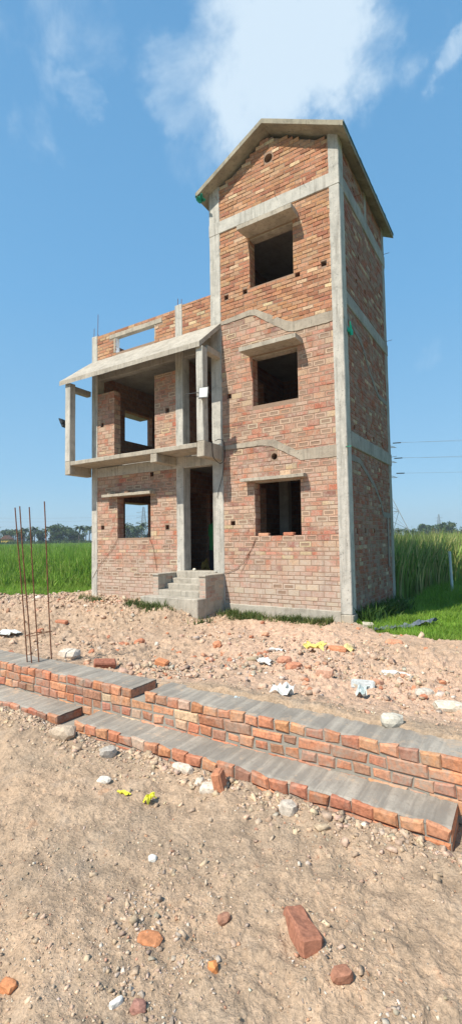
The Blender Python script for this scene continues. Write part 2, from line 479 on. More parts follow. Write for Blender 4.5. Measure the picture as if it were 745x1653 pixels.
def ground_z(x, y):
    x = np.asarray(x, float); y = np.asarray(y, float)
    over = .07 * (vnoise(x * 3.3, y * .5, 51) * .6 + vnoise(x * 9, y * .5, 52) * .4 + .55) * sstep(-.3, .3, x)
    behind = sstep(-5.36, -5.30, y + over)
    d = np.maximum(y + 5.3, 0)
    zb = (.27 + .075 * sstep(-.3, .4, x)) * np.exp(-np.clip(d, 0, 9) / 2.6) - .02
    zb = zb + .03 * sstep(-5, -8, x) * sstep(3, 5.5, d)
    zb = zb + .20 * sstep(-2.6, -3.6, x) * sstep(-3.2, -1.0, y) * (1 - .75 * sstep(-7.4, -8.6, x))
    zf = -.015 + .045 * sstep(-.2, -1.2, x) * sstep(-6.6, -6.0, y) - .02 * sstep(1, 2.4, x)
    z = zf * (1 - behind) + zb * behind
    g = green_mask(x, y)
    z = z * (1 - g) + g * (-.06 - .22 * sstep(0, 6, y) + .08 * sstep(-6.5, -7.5, x) * sstep(4, 1, y))
    r = 1 - g * .8
    near = sstep(40, 15, np.hypot(x, y))
    n = vnoise(x * .9, y * .9, 1) * .035 + vnoise(x * 2.7, y * 2.7, 2) * .020 + vnoise(x * 7, y * 7, 3) * .011
    n = n + vnoise(x * 1.3 + 4, y * 1.3, 15) * .035 * sstep(-5.0, -4.2, y) + vnoise(x * 3.1 + 4, y * 3.1, 16) * .028 * sstep(-5.0, -4.2, y)
    clod = sstep(.22, .40, vnoise(x * 9 + 3, y * 9, 31)) * .012 + sstep(.25, .42, vnoise(x * 19 + 3, y * 19, 32)) * .008 + sstep(.2, .4, vnoise(x * 41 + 3, y * 41, 33)) * .0045
    rut = -.03 * np.exp(-((x * .6 + y + 7.0 + .12 * vnoise(x * 1.2, y * 1.2, 35)) / .10) ** 2) * (y < -6.2)
    n = n + clod * (.7 + .6 * vnoise(x * .9, y * .9, 34)) + rut
    cl = np.maximum(0, vnoise(x * 13, y * 13, 4)) * .020 + np.maximum(0, vnoise(x * 29, y * 29, 7)) * .012 + vnoise(x * 70, y * 70, 8) * .0035
    rough = .55 + .35 * vnoise(x * 1.4, y * 1.4, 14) + 1.5 * sstep(-5.2, -4.6, y) * (.55 + .5 * vnoise(x * .8 + 9, y * .8, 9)) + 1.1 * sstep(-2.2, -4.5, x) * sstep(-5.2, -3, y)
    z = z + (n + cl * rough * 1.2) * r * near
    # keep the soil below the wall tops
    inwall = sstep(-6.0, -5.97, y) * (1 - sstep(-5.37, -5.31, y + over)) * sstep(2.6, 2.5, x)
    z = z * (1 - inwall) + inwall * -.06
    # under the house
    h = (x > -7.0) & (x < -.02) & (y > .02) & (y < 4.0)
    z = np.where(h, -.25, z)
    return z


# ================================================================== HOUSE
house = empty('unfinished_house', (0, 0, 0), 0,
              'tall unfinished brick house with a gabled stair tower, bare concrete frame and empty window openings', 'house')
BM = lambda k: [M[k], M['mortar'], M['int_brick']]
W = .23
def band1c(x):   # centre height of the wavy cement band over the ground floor of the tower
    pts = [(-3.2, 3.71), (-1.8, 3.72), (-1.55, 3.68), (-1.05, 3.40), (-.9, 3.38), (.1, 3.39)]
    return float(np.interp(x, *zip(*pts)))
def band2c(x):
    pts = [(-3.2, 6.60), (-2.1, 6.64), (-1.95, 6.62), (-1.25, 6.15), (-1.1, 6.09), (.1, 6.10)]
    return float(np.interp(x, *zip(*pts)))

# --- tower, front face
WIN1 = (-2.05, -.98, 1.72, 2.90); WIN2 = (-2.05, -.98, 4.57, 5.65); WIN3 = (-2.07, -1.02, 7.24, 8.36)
def hexclip(cx, cz, r): return (cx - r, cx + r, cz - r, cz + r)
mb, fr = panel('w', 0, 0, W, -2.86, -.18, .25, 3.40, [WIN1, hexclip(-1.56, 3.41, .078)], None, None, row_style='fffEE', holes=[(-2.61, 2.02)])
brick_field(mb, fr, -2.86, -.18, 3.40, 3.79, 'edge', .13, .26, [hexclip(-1.56, 3.41, .078)], keep=lambda u, w, b: w < band1c(u))
jamb(mb, -2.05, 0.0, W, 1.72, 2.9)
mb.build('brick_wall', BM('brick_low'), house)
mb, fr = panel('w', 0, .001, W, -2.86, -.18, 3.40, 6.20, [WIN2, hexclip(-1.56, 3.41, .078)], None, None, row_style='EEfEf', holes=[(-2.66, 4.90)],
               keep=lambda u, w, b: w > band1c(u) and w < band2c(u))
brick_field(mb, fr, -2.86, -.18, 6.20, 6.72, 'edge', .13, .26, [], keep=lambda u, w, b: w < band2c(u))
jamb(mb, -2.05, 0.001, W, 4.57, 5.65)
mb.build('brick_wall', BM('brick_mid'), house)
mb, fr = panel('w', 0, .001, W, -2.86, -.18, 6.20, 8.80, [(WIN3[0], WIN3[1], WIN3[2], WIN3[3])], None, None, style='top', course=.085, length=.235,
               keep=lambda u, w, b: w > band2c(u), holes=[(-.35, 7.23), (-.93, 7.17), (-2.2, 7.2), (-2.69, 7.21)], proud=(.002, .014), rough=.005)
jamb(mb, WIN3[0], 0.001, W, WIN3[2], WIN3[3], 'top', .085)
mb.build('brick_wall', BM('brick_top'), house)
# gable wall: stepped bricks under the pitched slab
RIDX = -1.56
SL = .53
def roofz(x): return 10.62 - SL * abs(x - RIDX)     # underside of the roof slab
mb = MB()
poly = [(-2.9, 9.05), (-.16, 9.05), (-.16, roofz(-.16) - .12), (RIDX, roofz(RIDX) - .13), (-2.9, roofz(-2.9) - .12)]
hc = (-1.555, 10.03); hr = .10
# core as front ring + sides, circular vent cut through the middle column of the gable
def gcore(x0, x1, z0):
    n = 6
    xs = [x0 + (x1 - x0) * i / n for i in range(n + 1)]
    top = [(x, roofz(x) - .125) for x in reversed(xs)]
    mb.prism([(x0, z0), (x1, z0)] + top, 1, 0.001, W, 1)
gcore(-2.9, hc[0] - .12, 9.05); gcore(hc[0] + .12, -.16, 9.05)
mb.box(hc[0] - .12, hc[0] + .12, .001, W, 9.05, hc[1] - .12, 1); mb.box(hc[0] - .12, hc[0] + .12, .001, W, hc[1] + .12, 10.47, 1)
def ringplate(mb, cx, cz, r, q, y0, y1, mat=1):
    n = 24
    for i in range(n):
        a0 = 2 * math.pi * i / n; a1 = 2 * math.pi * (i + 1) / n
        def sq(a):
            c, s = math.cos(a), math.sin(a); k = q / max(abs(c), abs(s)); return cx + c * k, cz + s * k
        p0 = (cx + r * math.cos(a0), cz + r * math.sin(a0)); p1 = (cx + r * math.cos(a1), cz + r * math.sin(a1))
        s0 = sq(a0); s1 = sq(a1)
        mb.face([(p0[0], y0, p0[1]), (p1[0], y0, p1[1]), (s1[0], y0, s1[1]), (s0[0], y0, s0[1])], mat)
        mb.face([(p0[0], y0, p0[1]), (p1[0], y0, p1[1]), (p1[0], y1, p1[1]), (p0[0], y1, p0[1])], mat)
ringplate(mb, hc[0], hc[1], hr, .1199, .001, W)
fr = ((0, .001, 0), (1, 0, 0), (0, 0, 1), (0, -1, 0))
brick_field(mb, fr, -2.9, -.16, 9.06, 10.62, 'top', .085, .235, [hexclip(hc[0], hc[1], .10)],
            keep=lambda u, w, b: b < roofz(u) - .015 - .13 * .3, proud=(.002, .014), rough=.005)
mb.build('gable_wall', BM('brick_top'), house)
# pipe rings round the lower vent hole
mb = MB(); ringplate(mb, -1.56, 3.41, .070, .080, -.003, W, 0); mb.build('vent_hole', [M['mortar']], house)

# --- tower, side face (x = 0)
def sband1(y):
    return float(np.interp(y, [0, .85, 1.29, 1.94, 2.44, 2.63, 3.6], [3.27, 3.27, 3.10, 2.84, 2.5, 2.21, 2.2]))
def sband2(y):
    return float(np.interp(y, [0, .4, .95, 1.32, 1.84, 2.24, 2.6, 3.6], [6.2, 6.16, 6.03, 5.9, 5.46, 5.23, 5.08, 5.08]))
hs1 = [(2.35, 2.65), (.57, 1.80), (1.14, 1.81), (1.82, 1.81)]
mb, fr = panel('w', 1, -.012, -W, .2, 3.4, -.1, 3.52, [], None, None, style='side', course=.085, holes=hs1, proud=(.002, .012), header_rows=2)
mb.build('side_wall', BM('brick_side_shaded'), house)
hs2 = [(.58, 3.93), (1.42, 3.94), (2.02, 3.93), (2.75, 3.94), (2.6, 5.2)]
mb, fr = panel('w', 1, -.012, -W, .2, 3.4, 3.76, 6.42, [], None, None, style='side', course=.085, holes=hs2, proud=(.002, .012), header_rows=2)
mb.build('side_wall', BM('brick_side_shaded'), house)
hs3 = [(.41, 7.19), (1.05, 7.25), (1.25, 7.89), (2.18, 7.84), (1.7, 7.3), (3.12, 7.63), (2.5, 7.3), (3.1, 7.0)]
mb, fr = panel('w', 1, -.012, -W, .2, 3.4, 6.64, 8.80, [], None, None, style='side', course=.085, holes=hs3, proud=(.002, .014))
mb.build('side_wall', BM('brick_side_shaded'), house)
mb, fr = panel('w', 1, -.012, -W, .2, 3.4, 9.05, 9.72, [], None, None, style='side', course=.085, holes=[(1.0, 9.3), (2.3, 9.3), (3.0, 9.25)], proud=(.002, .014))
mb.build('side_wall', BM('brick_side_shaded'), house)
# --- tower back and left walls
def plainwall(name, axis, t0, t1, u0, u1, w0, w1, opens=()):
    mb = MB()
    core_wall(mb, axis, t0, t1, [u0, u1] + [x for o in opens for x in o[:2]], [w0, w1] + [x for o in opens for x in o[2:]],
              lambda u, w: not any(o[0] < u < o[1] and o[2] < w < o[3] for o in opens), mat=0)
    for i, q in enumerate(mb.m): mb.m[i] = 0
    return mb.build(name, [M['int_brick']], house)
plainwall('back_wall', 0, 3.33, 3.54, -2.9, -.2, -.1, 9.85)
mb = MB(); mb.prism([(-2.9, 9.86), (-.2, 9.86), (RIDX, 10.56)], 1, 3.33, 3.54); mb.build('gable_wall', M['int_brick'], house)
plainwall('inner_wall', 1, -3.10, -2.88, .25, 3.3, .9, 9.72, [(1.2, 2.1, .95, 3.0), (1.2, 2.1, 3.9, 5.8)])
# --- frame: columns
def part(name, mat, *boxes, parent=None, **k):
    mb = MB()
    for b in boxes: mb.rbox(*b, **k)
    return mb.build(name, M[mat], parent or house)
part('column', 'concrete', (-.205, .018, -.018, .26, .2, 9.93))
part('column_base', 'concrete_warm', (-.185, .05, -.05, .27, -.35, .2), amp=.012)
part('column', 'concrete', (-3.135, -2.845, -.018, .25, .2, 9.93))
part('column', 'concrete_grey', (-.21, .010, 3.34, 3.57, -.3, 9.8))
part('column', 'concrete_grey', (-3.12, -2.9, 3.34, 3.57, -.3, 9.8))
part('column', 'concrete_grey', (-.2, .003, 1.82, 2.0, 9.07, 9.78))
part('column', 'concrete', (-7.135, -6.915, -.018, .24, -.3, 7.36))
part('column', 'concrete', (-4.19, -3.97, -.018, .26, .3, 7.43))
# --- frame: beams
part('beam', 'concrete', (-3.14, .024, -.026, .24, 8.77, 9.065))
part('beam', 'concrete_grey', (-.22, .022, .262, 3.58, 8.765, 9.085))
part('beam', 'concrete_grey', (-.22, .022, .262, 3.58, 6.39, 6.68))
part('beam', 'concrete_grey', (-.22, .022, .262, 3.58, 3.49, 3.80))
part('beam', 'concrete', (-6.93, -2.86, -.012, .23, 3.40, 3.655))
part('beam', 'concrete_grey', (-6.93, -2.86, .03, .23, 6.10, 6.42))
def band(name, pts_top, pts_bot, axis, t0, t1, mat, step=.09):
    mb = MB()
    us = np.arange(pts_top[0][0], pts_top[-1][0] + 1e-6, step)
    us = np.unique(np.concatenate([us, [p[0] for p in pts_top]]))
    prev = None
    for u in us:
        a = np.interp(u, *zip(*pts_top)) + mn.noise(Vector((u * 6, 1, 0))) * .012
        b = np.interp(u, *zip(*pts_bot)) + mn.noise(Vector((u * 7, 5, 0))) * .018
        o = t0 + mn.noise(Vector((u * 5, 9, 0))) * .004
        cur = [(u, o, b), (u, o, a), (u, t1, a), (u, t1, b)]
        if axis == 1: cur = [(p[1], p[0], p[2]) for p in cur]
        if prev:
            for k in range(4): mb.face([prev[k], cur[k], cur[(k + 1) % 4], prev[(k + 1) % 4]])
        else: mb.face(cur)
        prev = cur
    mb.face(prev)
    return mb.build(name, M[mat], house)
band('cement_band', [(-2.85, 3.78), (-1.8, 3.80), (-1.55, 3.77), (-1.05, 3.49), (-.9, 3.49), (.02, 3.51)],
     [(-2.85, 3.69), (-1.85, 3.68), (-1.62, 3.64), (-1.12, 3.37), (-.97, 3.27), (.02, 3.26)], 0, -.016, .05, 'band')
band('cement_band', [(-2.85, 6.67), (-2.1, 6.74), (-1.93, 6.71), (-1.2, 6.26), (-1.05, 6.20), (.02, 6.21)],
     [(-2.85, 6.58), (-2.08, 6.62), (-1.96, 6.58), (-1.28, 6.09), (-1.1, 5.99), (.02, 5.99)], 0, -.016, .05, 'band')
def wid(f, w, ys): return [(y, f(y) + w) for y in ys], [(y, f(y) - w) for y in ys]
a, b = wid(sband1, .06, [.262, .85, 1.29, 1.94, 2.44, 2.63, 3.34]); band('stair_band', a, b, 1, .004, -.05, 'band_side_shaded')
a, b = wid(sband2, .055, [.262, .95, 1.32, 1.84, 2.24, 2.6, 3.34]); band('stair_band', a, b, 1, .004, -.05, 'band_side_shaded')
# drain pipe strip on the side wall
part('wall_pipe', 'concrete_grey', (.0, .03, 2.95, 3.0, .95, 2.15), seg=.4)
# --- plinth
part('plinth', 'plaster', (-2.86, -.19, -.03, .1, .02, .262), amp=.008)
part('plinth', 'mortar_grey', (-2.9, -.1, .10, .5, -.4, .03), amp=.01)
# --- floor slabs
part('floor_slab', 'concrete_grey', (-3.0, -.1, .1, 3.45, .80, .95), seg=1)
part('floor_slab', 'concrete_grey', (-3.0, -.1, .235, 3.33, 3.45, 3.6), seg=1)
part('floor_slab', 'concrete_grey', (-3.0, -.1, .235, 3.33, 6.2, 6.35), seg=1)
part('floor_slab', 'concrete_grey', (-3.0, -.1, .235, 3.33, 8.8, 8.95), seg=1)
part('floor_slab', 'concrete_grey', (-7.0, -3.12, .24, 4.1, .35, .5), seg=1)
part('floor_slab', 'concrete_grey', (-7.0, -3.0, .235, 4.1, 3.60, 3.765), seg=1)
part('roof_slab', 'concrete_grey', (-7.05, -3.14, .235, 4.15, 6.25, 6.42), seg=1)
part('inner_column', 'concrete_grey', (-2.33, -2.08, 1.75, 1.95, .95, 3.45))
# --- tower roof: pitched slab overhanging the gable
mb = MB()
EX = 1.77; T = .105
def roofhalf(s):
    n = 10; m = 18
    y0, y1 = -.285, 3.84
    for k in range(n):
        for q in range(m):
            def pt(i, j, top):
                t = i / n; x = RIDX + s * EX * t; y = y0 + (y1 - y0) * j / m
                z = 10.62 - SL * EX * t + (T if top else 0)
                d = mn.noise(Vector((x * 2.5, y * 2.5, 3 if top else 7))) * .007
                return (x, y, z + d)
            for top in (0, 1):
                mb.face([pt(k, q, top), pt(k + 1, q, top), pt(k + 1, q + 1, top), pt(k, q + 1, top)])
            if k == n - 1: mb.face([pt(n, q, 0), pt(n, q + 1, 0), pt(n, q + 1, 1), pt(n, q, 1)])
        for q in (0, m):
            mb.face([pt(k, q, 0), pt(k + 1, q, 0), pt(k + 1, q, 1), pt(k, q, 1)])
roofhalf(-1); roofhalf(1)
roof = mb.build('gable_roof', M['roof_concrete'], house)
# thin steel edge strip along the right eave, with torn green sheet left from the casting
mb = MB()
for i in range(26):
    y = -.27 + i * .158
    h = .015 + .03 * max(0, mn.noise(Vector((y * 4, 0, 2))) + .3)
    mb.box(RIDX + EX + .002, RIDX + EX + .012, y, y + .155, 9.68 + .08 - SL * 0, 9.68 + T + h, 0, (.03, .09, .085))
mb.build('eave_sheet', M['plastic'], roof)
# --- window shades (chajja)
def shade(x0, x1, z, dep, th, mat='concrete_warm', flare=.05):
    mb = MB(); n = max(4, int((x1 - x0) / .12))
    def P(i, j, top):
        t = i / n
        x = x0 + (x1 - x0) * t
        y = [0.004, -dep * .5, -dep][j]
        x += (0, -flare * .5, -flare)[j] * (1 - 2 * t)*-1 if False else ((-flare if t < .5 else flare * .2) * j / 2 * abs(1 - 2 * t))
        zz = z + (th + (.02 if j < 2 else 0) if top else (0 if j < 2 else -.004))
        d = mn.noise_vector(Vector((x * 6, y * 6 + z, 1 + top))) * .006
        return (x + d.x * .3, y + (d.y * .5 if j else 0), zz + d.z)
    for i in range(n):
        for j in range(2):
            for top in (0, 1):
                mb.face([P(i, j, top), P(i + 1, j, top), P(i + 1, j + 1, top), P(i, j + 1, top)])
        mb.face([P(i, 2, 0), P(i + 1, 2, 0), P(i + 1, 2, 1), P(i, 2, 1)])
        mb.face([P(i, 0, 0), P(i + 1, 0, 0), P(i + 1, 0, 1), P(i, 0, 1)])
    for i in (0, n):
        for j in range(2):
            mb.face([P(i, j, 0), P(i, j + 1, 0), P(i, j + 1, 1), P(i, j, 1)])
    return mb.build('window_shade', M[mat], house)
shade(-2.12, -.88, 8.40, .38, .09)
shade(-2.12, -.86, 5.69, .38, .085)
shade(-2.24, -.83, 2.91, .22, .055)
shade(-6.48, -4.86, 2.83, .22, .06)
# window linings: thin cement reveals at the heads
for (w, y1) in ((WIN1, W), (WIN2, W), (WIN3, W)):
    part('lintel', 'concrete_warm', (w[0] - .1, w[1] + .1, .004, y1 - .004, w[3] - .01, w[3] + .09), seg=.4)

# --- main block, front (y = 0)
WL = (-6.17, -5.02, 1.75, 2.82)
mb, fr = panel('w', 0, 0.002, W, -6.93, -4.18, -.2, 3.41, [WL], None, None, row_style='fffEEfE', holes=[(-4.49, 1.99), (-6.72, 2.04), (-4.97, 3.33)])
jamb(mb, WL[0], .002, W, WL[2], WL[3])
mb.build('brick_wall', BM('brick_low'), house)
mb, fr = panel('w', 0, 0.002, W, -6.93, -6.28, 3.77, 5.70, [], None, None, row_style='EEfEf', holes=[(-6.74, 4.83)])
jamb(mb, -6.28, .002, W, 3.77, 5.70)
mb.build('brick_pier', BM('brick_mid'), house)
mb, fr = panel('w', 0, 0.002, W, -4.87, -4.18, 3.77, 5.82, [], None, None, row_style='EEfEf', holes=[(-4.46, 4.87)])
mb.build('brick_pier', BM('brick_mid'), house)
# parapet with long opening
PO = (-6.22, -4.86, 6.72, 7.13)
mb, fr = panel('w', 0, 0.002, .14, -6.93, -4.18, 6.40, 7.34, [PO, (-6.45, -4.6, 7.13, 7.27)], None, None, style='top', course=.085, length=.235, proud=(.002, .012), rough=.005)
mb.build('parapet', [M['brick_top'], M['mortar'], M['brick_top']], house)
part('lintel', 'concrete_warm', (-6.45, -4.6, -.012, .13, 7.132, 7.262), seg=.3)
part('lintel', 'concrete_warm', (-6.3, -6.222, -.010, .135, 6.72, 7.13), seg=.3)
part('lintel', 'concrete_warm', (-4.858, -4.80, -.008, .135, 6.70, 7.13), seg=.3)
mb, fr = panel('w', 0, 0.002, .14, -3.98, -3.12, 6.40, 7.40, [], None, None, style='top', course=.085, length=.235, proud=(.002, .012), rough=.005)
mb.build('parapet', [M['brick_top'], M['mortar'], M['brick_top']], house)
mb = MB()
core_wall(mb, 1, -7.10, -6.97, [.24, 4.1], [6.4, 7.34], lambda u, w: True, 0)
mb.m = [0] * len(mb.m); mb.build('parapet', M['int_brick'], house)
# upper left brick wedge between the parapet and the tower is part of the parapet above
# left, back, inner walls
plainwall('left_wall', 1, -7.10, -6.93 + .03, .24, 4.1, -.2, 6.27, [(1.02, 2.2, 1.75, 2.8), (1.02, 2.2, 4.6, 5.5)])
plainwall('back_wall', 0, 3.95, 4.12, -6.9, -3.12, -.2, 6.27)
plainwall('inner_wall', 0, 2.55, 2.7, -4.88, -3.12, .5, 3.6)
plainwall('inner_wall', 1, -5.0, -4.88, .27, 3.95, .5, 3.6, [(1.05, 2.4, .5, 3.0)])
plainwall('inner_wall', 0, 2.2, 2.35, -4.3, -3.12, 3.77, 6.2)
plainwall('inner_wall', 1, -4.32, -4.2, .27, 2.2, 3.77, 6.2)
# outside shades over the left wall openings, seen through the rooms
part('window_shade', 'concrete_grey', (-7.5, -7.1, .95, 2.3, 5.50, 5.57))
part('window_shade', 'concrete_grey', (-7.5, -7.1, .95, 2.3, 2.80, 2.87))

# --- balcony
BY = -.74
bal = MB(); bal.rbox(-7.14, -3.04, BY + .004, -.012, 3.665, 3.772)
balo = bal.build('balcony_floor', M['concrete_warm'], house)
part('balcony_beam', 'concrete_warm', (-7.34, -7.142, BY, .0, 3.43, 3.78), amp=.007)
part('balcony_beam', 'concrete_warm', (-3.038, -2.84, BY, -.022, 3.45, 3.79), amp=.007)
part('balcony_beam', 'concrete_warm', (-4.36, -4.17, BY - .004, -.014, 3.46, 3.66), amp=.006)
part('balcony_post', 'concrete', (-7.34, -7.15, BY, BY + .19, 3.78, 5.87), amp=.006)
part('balcony_post', 'concrete', (-3.04, -2.86, BY, BY + .19, 3.79, 5.88), amp=.006)
part('tie_beam', 'concrete_grey', (-7.33, -7.17, BY + .19, .0, 5.68, 5.83))
part('tie_beam', 'concrete_warm', (-3.02, -2.86, BY + .19, -.022, 5.80, 5.95))
# sloping canopy slab
mb = MB()
n, m = 34, 6
def cp(i, j, top):
    t = i / n; v = j / m
    xl = -7.50 + (-7.12 + 7.50) * v; xr = -2.90 + .05 * v
    x = xl + (xr - xl) * t; y = -.80 + .80 * v
    z = 5.84 + (6.54 - 5.84) * v + (.115 if top else 0)
    d = mn.noise_vector(Vector((x * 3, y * 3, 5 + top))) * .008
    return (x + d.x * .4, min(y + d.y * .3, -.001 if j == m else y + .02), z + d.z)
for i in range(n):
    for j in range(m):
        for top in (0, 1): mb.face([cp(i, j, top), cp(i + 1, j, top), cp(i + 1, j + 1, top), cp(i, j + 1, top)])
    mb.face([cp(i, 0, 0), cp(i + 1, 0, 0), cp(i + 1, 0, 1), cp(i, 0, 1)])
    mb.face([cp(i, m, 0), cp(i + 1, m, 0), cp(i + 1, m, 1), cp(i, m, 1)])
for j in range(m):
    for i in (0, n): mb.face([cp(i, j, 0), cp(i, j + 1, 0), cp(i, j + 1, 1), cp(i, j, 1)])
mb.build('canopy', M['plaster'], house)
# --- entrance steps with side walls
steps = MB()
steps.rbox(-4.15, -3.035, -.10, .26, .5, .955, amp=.006)
for i, (ya, yb, zt) in enumerate(((-.26, -.10, .80), (-.48, -.26, .69), (-.74, -.48, .575))):
    steps.rbox(-4.15, -3.035, ya, yb, .3, zt, amp=.006)
steps.rbox(-4.40, -2.83, -1.06, -.745, -.35, .455, amp=.008)
so = steps.build('entrance_steps', M['plaster'], house)
def sidewall(x0, x1):
    mb = MB(); mb.box(x0, x1, -.73, -.02, -.35, .9, 1)
    brick_field(mb, ((x1, 0, 0), (0, 1, 0), (0, 0, 1), (1, 0, 0)), -.73, -.02, .35, .86, 'side', .085, .24, proud=(.0, .003), rough=.004, keep=lambda u, w, b: R.random() < .55)
    brick_field(mb, ((0, -.73, 0), (1, 0, 0), (0, 0, 1), (0, -1, 0)), x0, x1, .35, .86, 'edge', .085, .24, proud=(.001, .004), frogp=0)
    mb.rbox(x0 - .012, x1 + .012, -.75, -.02, .885, .925, mat=2)
    return mb.build('side_wall', [M['brick_low'], M['plaster'], M['plaster']], so)
sidewall(-3.03, -2.86); sidewall(-4.31, -4.152)

# --- starter rebars left on the roof and beams
def rebar(parent, pts, r=.007, name='rebar'):
    mb = MB(); mb.tube(pts, r, 6); return mb.build(name, M['rust'], parent)
for (x, y, z0, z1) in ((-6.97, .05, 7.3, 8.0), (-7.09, .02, 7.3, 7.62), (-7.09, .17, 7.3, 7.5), (-4.15, .05, 7.4, 7.63), (-4.03, .04, 7.4, 7.58), (-4.08, .18, 7.4, 7.55)):
    rebar(house, [(x, y, z0), (x + .01, y, (z0 + z1) / 2), (x + .005, y + .01, z1)])
for (y, z) in ((3.5, 9.12), (3.45, 6.75), (3.52, 3.72), (1.0, 9.12)):
    rebar(house, [(0, y, z), (.16, y + .03, z + .02)], .005)
for (x, z) in ((-2.9, 9.60), (-.75, 9.08), (-1.4, 9.075)):
    rebar(house, [(x, 0, z), (x + .03, -.13, z + .03)], .005)
# torn green shade net on the tower corner and under the roof corner
def scrap(name, c, size, col, label=None, cat=None, parent=None, seed=0, flat=.35, n=9, mat='plastic', group=None):
    if c[2] < .9 and c[1] < 0 and not (-5.36 < c[1] < -5.1):
        c = (c[0], c[1], float(ground_z(np.array([c[0]]), np.array([c[1]]))[0]) + .004)
    rr = random.Random(seed); mb = MB()
    P = {}
    for i in range(n):
        for j in range(n):
            u = i / (n - 1) - .5; v = j / (n - 1) - .5
            nv = mn.noise_vector(Vector((u * 3 + seed * 3.7, v * 3, seed))) 
            e = 1 + .35 * mn.noise(Vector((math.atan2(v, u) * 2, seed, 0)))
            P[i, j] = (c[0] + size[0] * (u * e + nv.x * .22), c[1] + size[1] * (v * e + nv.y * .22), c[2] + size[2] * (.5 + nv.z * .8 + .25 * mn.noise(Vector((u * 8, v * 8, seed)))))
    for i in range(n - 1):
        for j in range(n - 1):
            k = rr.uniform(.85, 1.1)
            mb.face([P[i, j], P[i + 1, j], P[i + 1, j + 1], P[i, j + 1]], 0, tuple(x * k for x in col))
    if parent: o = mb.build(name, M[mat], parent)
    else:
        o = mb.build(name, M[mat], None, shift=c); o.location = c
    md = o.modifiers.new('thickness', 'SOLIDIFY'); md.thickness = .0025
    if label: tag(o, label, cat, group)
    return o
scrap('green_net', (.05, .28, 5.72), (.10, .18, .26), (.02, .42, .28), 'crumpled green net scrap caught on the tower corner column', 'net', seed=3)
scrap('green_net', (-3.22, -.20, 9.60), (.2, .2, .12), (.02, .28, .20), 'torn green net hanging under the left corner of the pitched roof', 'net', seed=5)
scrap('green_net', (.03, .0, 3.42), (.12, .06, .03), (.03, .22, .14), 'thin green net strip pinched at the first floor beam corner', 'net', seed=6)

# --- floodlights on the balcony posts
def flood(loc, rz, tilt, label, arm):
    r = empty('floodlight', loc, rz, label, 'floodlight', 'floodlights on the balcony posts')
    mb = MB(); w, h = .105, .13
    vs = []
    for (s, y) in ((.75, .05), (1, .012), (1, -.012)):
        vs += [(-w * s, y, -h * s), (w * s, y, -h * s), (w * s, y, h * s), (-w * s, y, h * s)]
    fs = [(0, 1, 2, 3), (8, 9, 10, 11)] + [(k * 4 + i, k * 4 + (i + 1) % 4, k * 4 + 4 + (i + 1) % 4, k * 4 + 4 + i) for k in (0, 1) for i in range(4)]
    mb.mesh(vs, fs)
    for i in range(5): mb.box(-w * .7, w * .7, .05, .065, -h * .6 + i * .035, -h * .6 + i * .035 + .01)
    hb = mb.build('housing', M['dark_metal'], r)
    mb = MB(); mb.box(-w * .84, w * .84, -.018, -.0125, -h * .86, h * .86); gl = mb.build('lens', M['lamp_glass'], r)
    hb.rotation_euler = gl.rotation_euler = (tilt, 0, 0)
    mb = MB(); mb.tube(arm, .009, 6); mb.box(-w - .012, w + .012, .052, .066, -.012, .012); mb.box(-w - .012, -w - .004, -.01, .055, -.02, .02); mb.box(w + .004, w + .012, -.01, .055, -.02, .02)
    mb.build('bracket', M['dark_metal'], r)
flood((-2.80, -.80, 4.80), math.radians(18), math.radians(-14), 'square floodlight with white lens on the right balcony post', [(0, .06, 0), (-.08, .05, .03), (-.45, .14, .05)])
flood((-7.47, -.70, 4.84), math.radians(-75), math.radians(25), 'dark floodlight sticking out from the left balcony post', [(0, .05, 0), (.06, .08, .03), (.14, .10, .02)])
# cables
def cable(name, pts, r, label, mat='cable'):
    P = []
    pts = [Vector(p) for p in pts]
    for i in range(len(pts) - 1):
        p0 = pts[max(i - 1, 0)]; p1 = pts[i]; p2 = pts[i + 1]; p3 = pts[min(i + 2, len(pts) - 1)]
        for k in range(6):
            t = k / 6
            P.append(.5 * ((2 * p1) + (-p0 + p2) * t + (2 * p0 - 5 * p1 + 4 * p2 - p3) * t * t + (-p0 + 3 * p1 - 3 * p2 + p3) * t ** 3))
    P.append(pts[-1])
    mb = MB(); mb.tube(P, r, 5); c = pts[0]
    o = mb.build(name, M[mat], None, shift=tuple(c)); o.location = c
    return tag(o, label, 'cable')
cable('cable', [(-2.83, -.45, 3.82), (-2.82, -.46, 3.62), (-2.82, -.42, 3.46), (-2.80, -.2, 3.36), (-2.79, -.03, 3.5), (-2.80, -.04, 3.86), (-2.82, -.2, 3.9), (-2.825, -.35, 3.84)], .008, 'black cable coiled over the right end beam of the balcony')
cable('cable', [(-2.80, -.03, 3.40), (-2.85, -.035, 3.1), (-2.95, -.04, 2.8), (-3.0, -.04, 2.62)], .006, 'thin black cable hanging down the column beside the door')
cable('cable', [(-5.05, -.02, 1.74), (-4.93, -.022, 1.5), (-4.86, -.022, 1.2), (-4.82, -.02, .95)], .0045, 'short brown wire dangling below the ground floor left window', 'rust')
cable('cable', [(-6.14, -.02, 1.74), (-6.4, -.022, 1.42), (-6.8, -.022, 1.05), (-7.08, -.025, .68)], .0045, 'long brown wire running diagonally from the left window to the house corner', 'rust')
cable('cable', [(-2.02, -.02, 1.70), (-2.2, -.022, 1.38), (-2.5, -.022, 1.05), (-2.84, -.03, .93)], .0045, 'brown wire sagging from the tower window towards the entrance', 'rust')
cable('cable', [(-2.06, -.02, 1.66), (-2.15, -.02, 1.45), (-2.3, -.022, 1.15), (-2.42, -.02, .95)], .004, 'faint wire hanging straight below the tower ground floor window', 'rust')
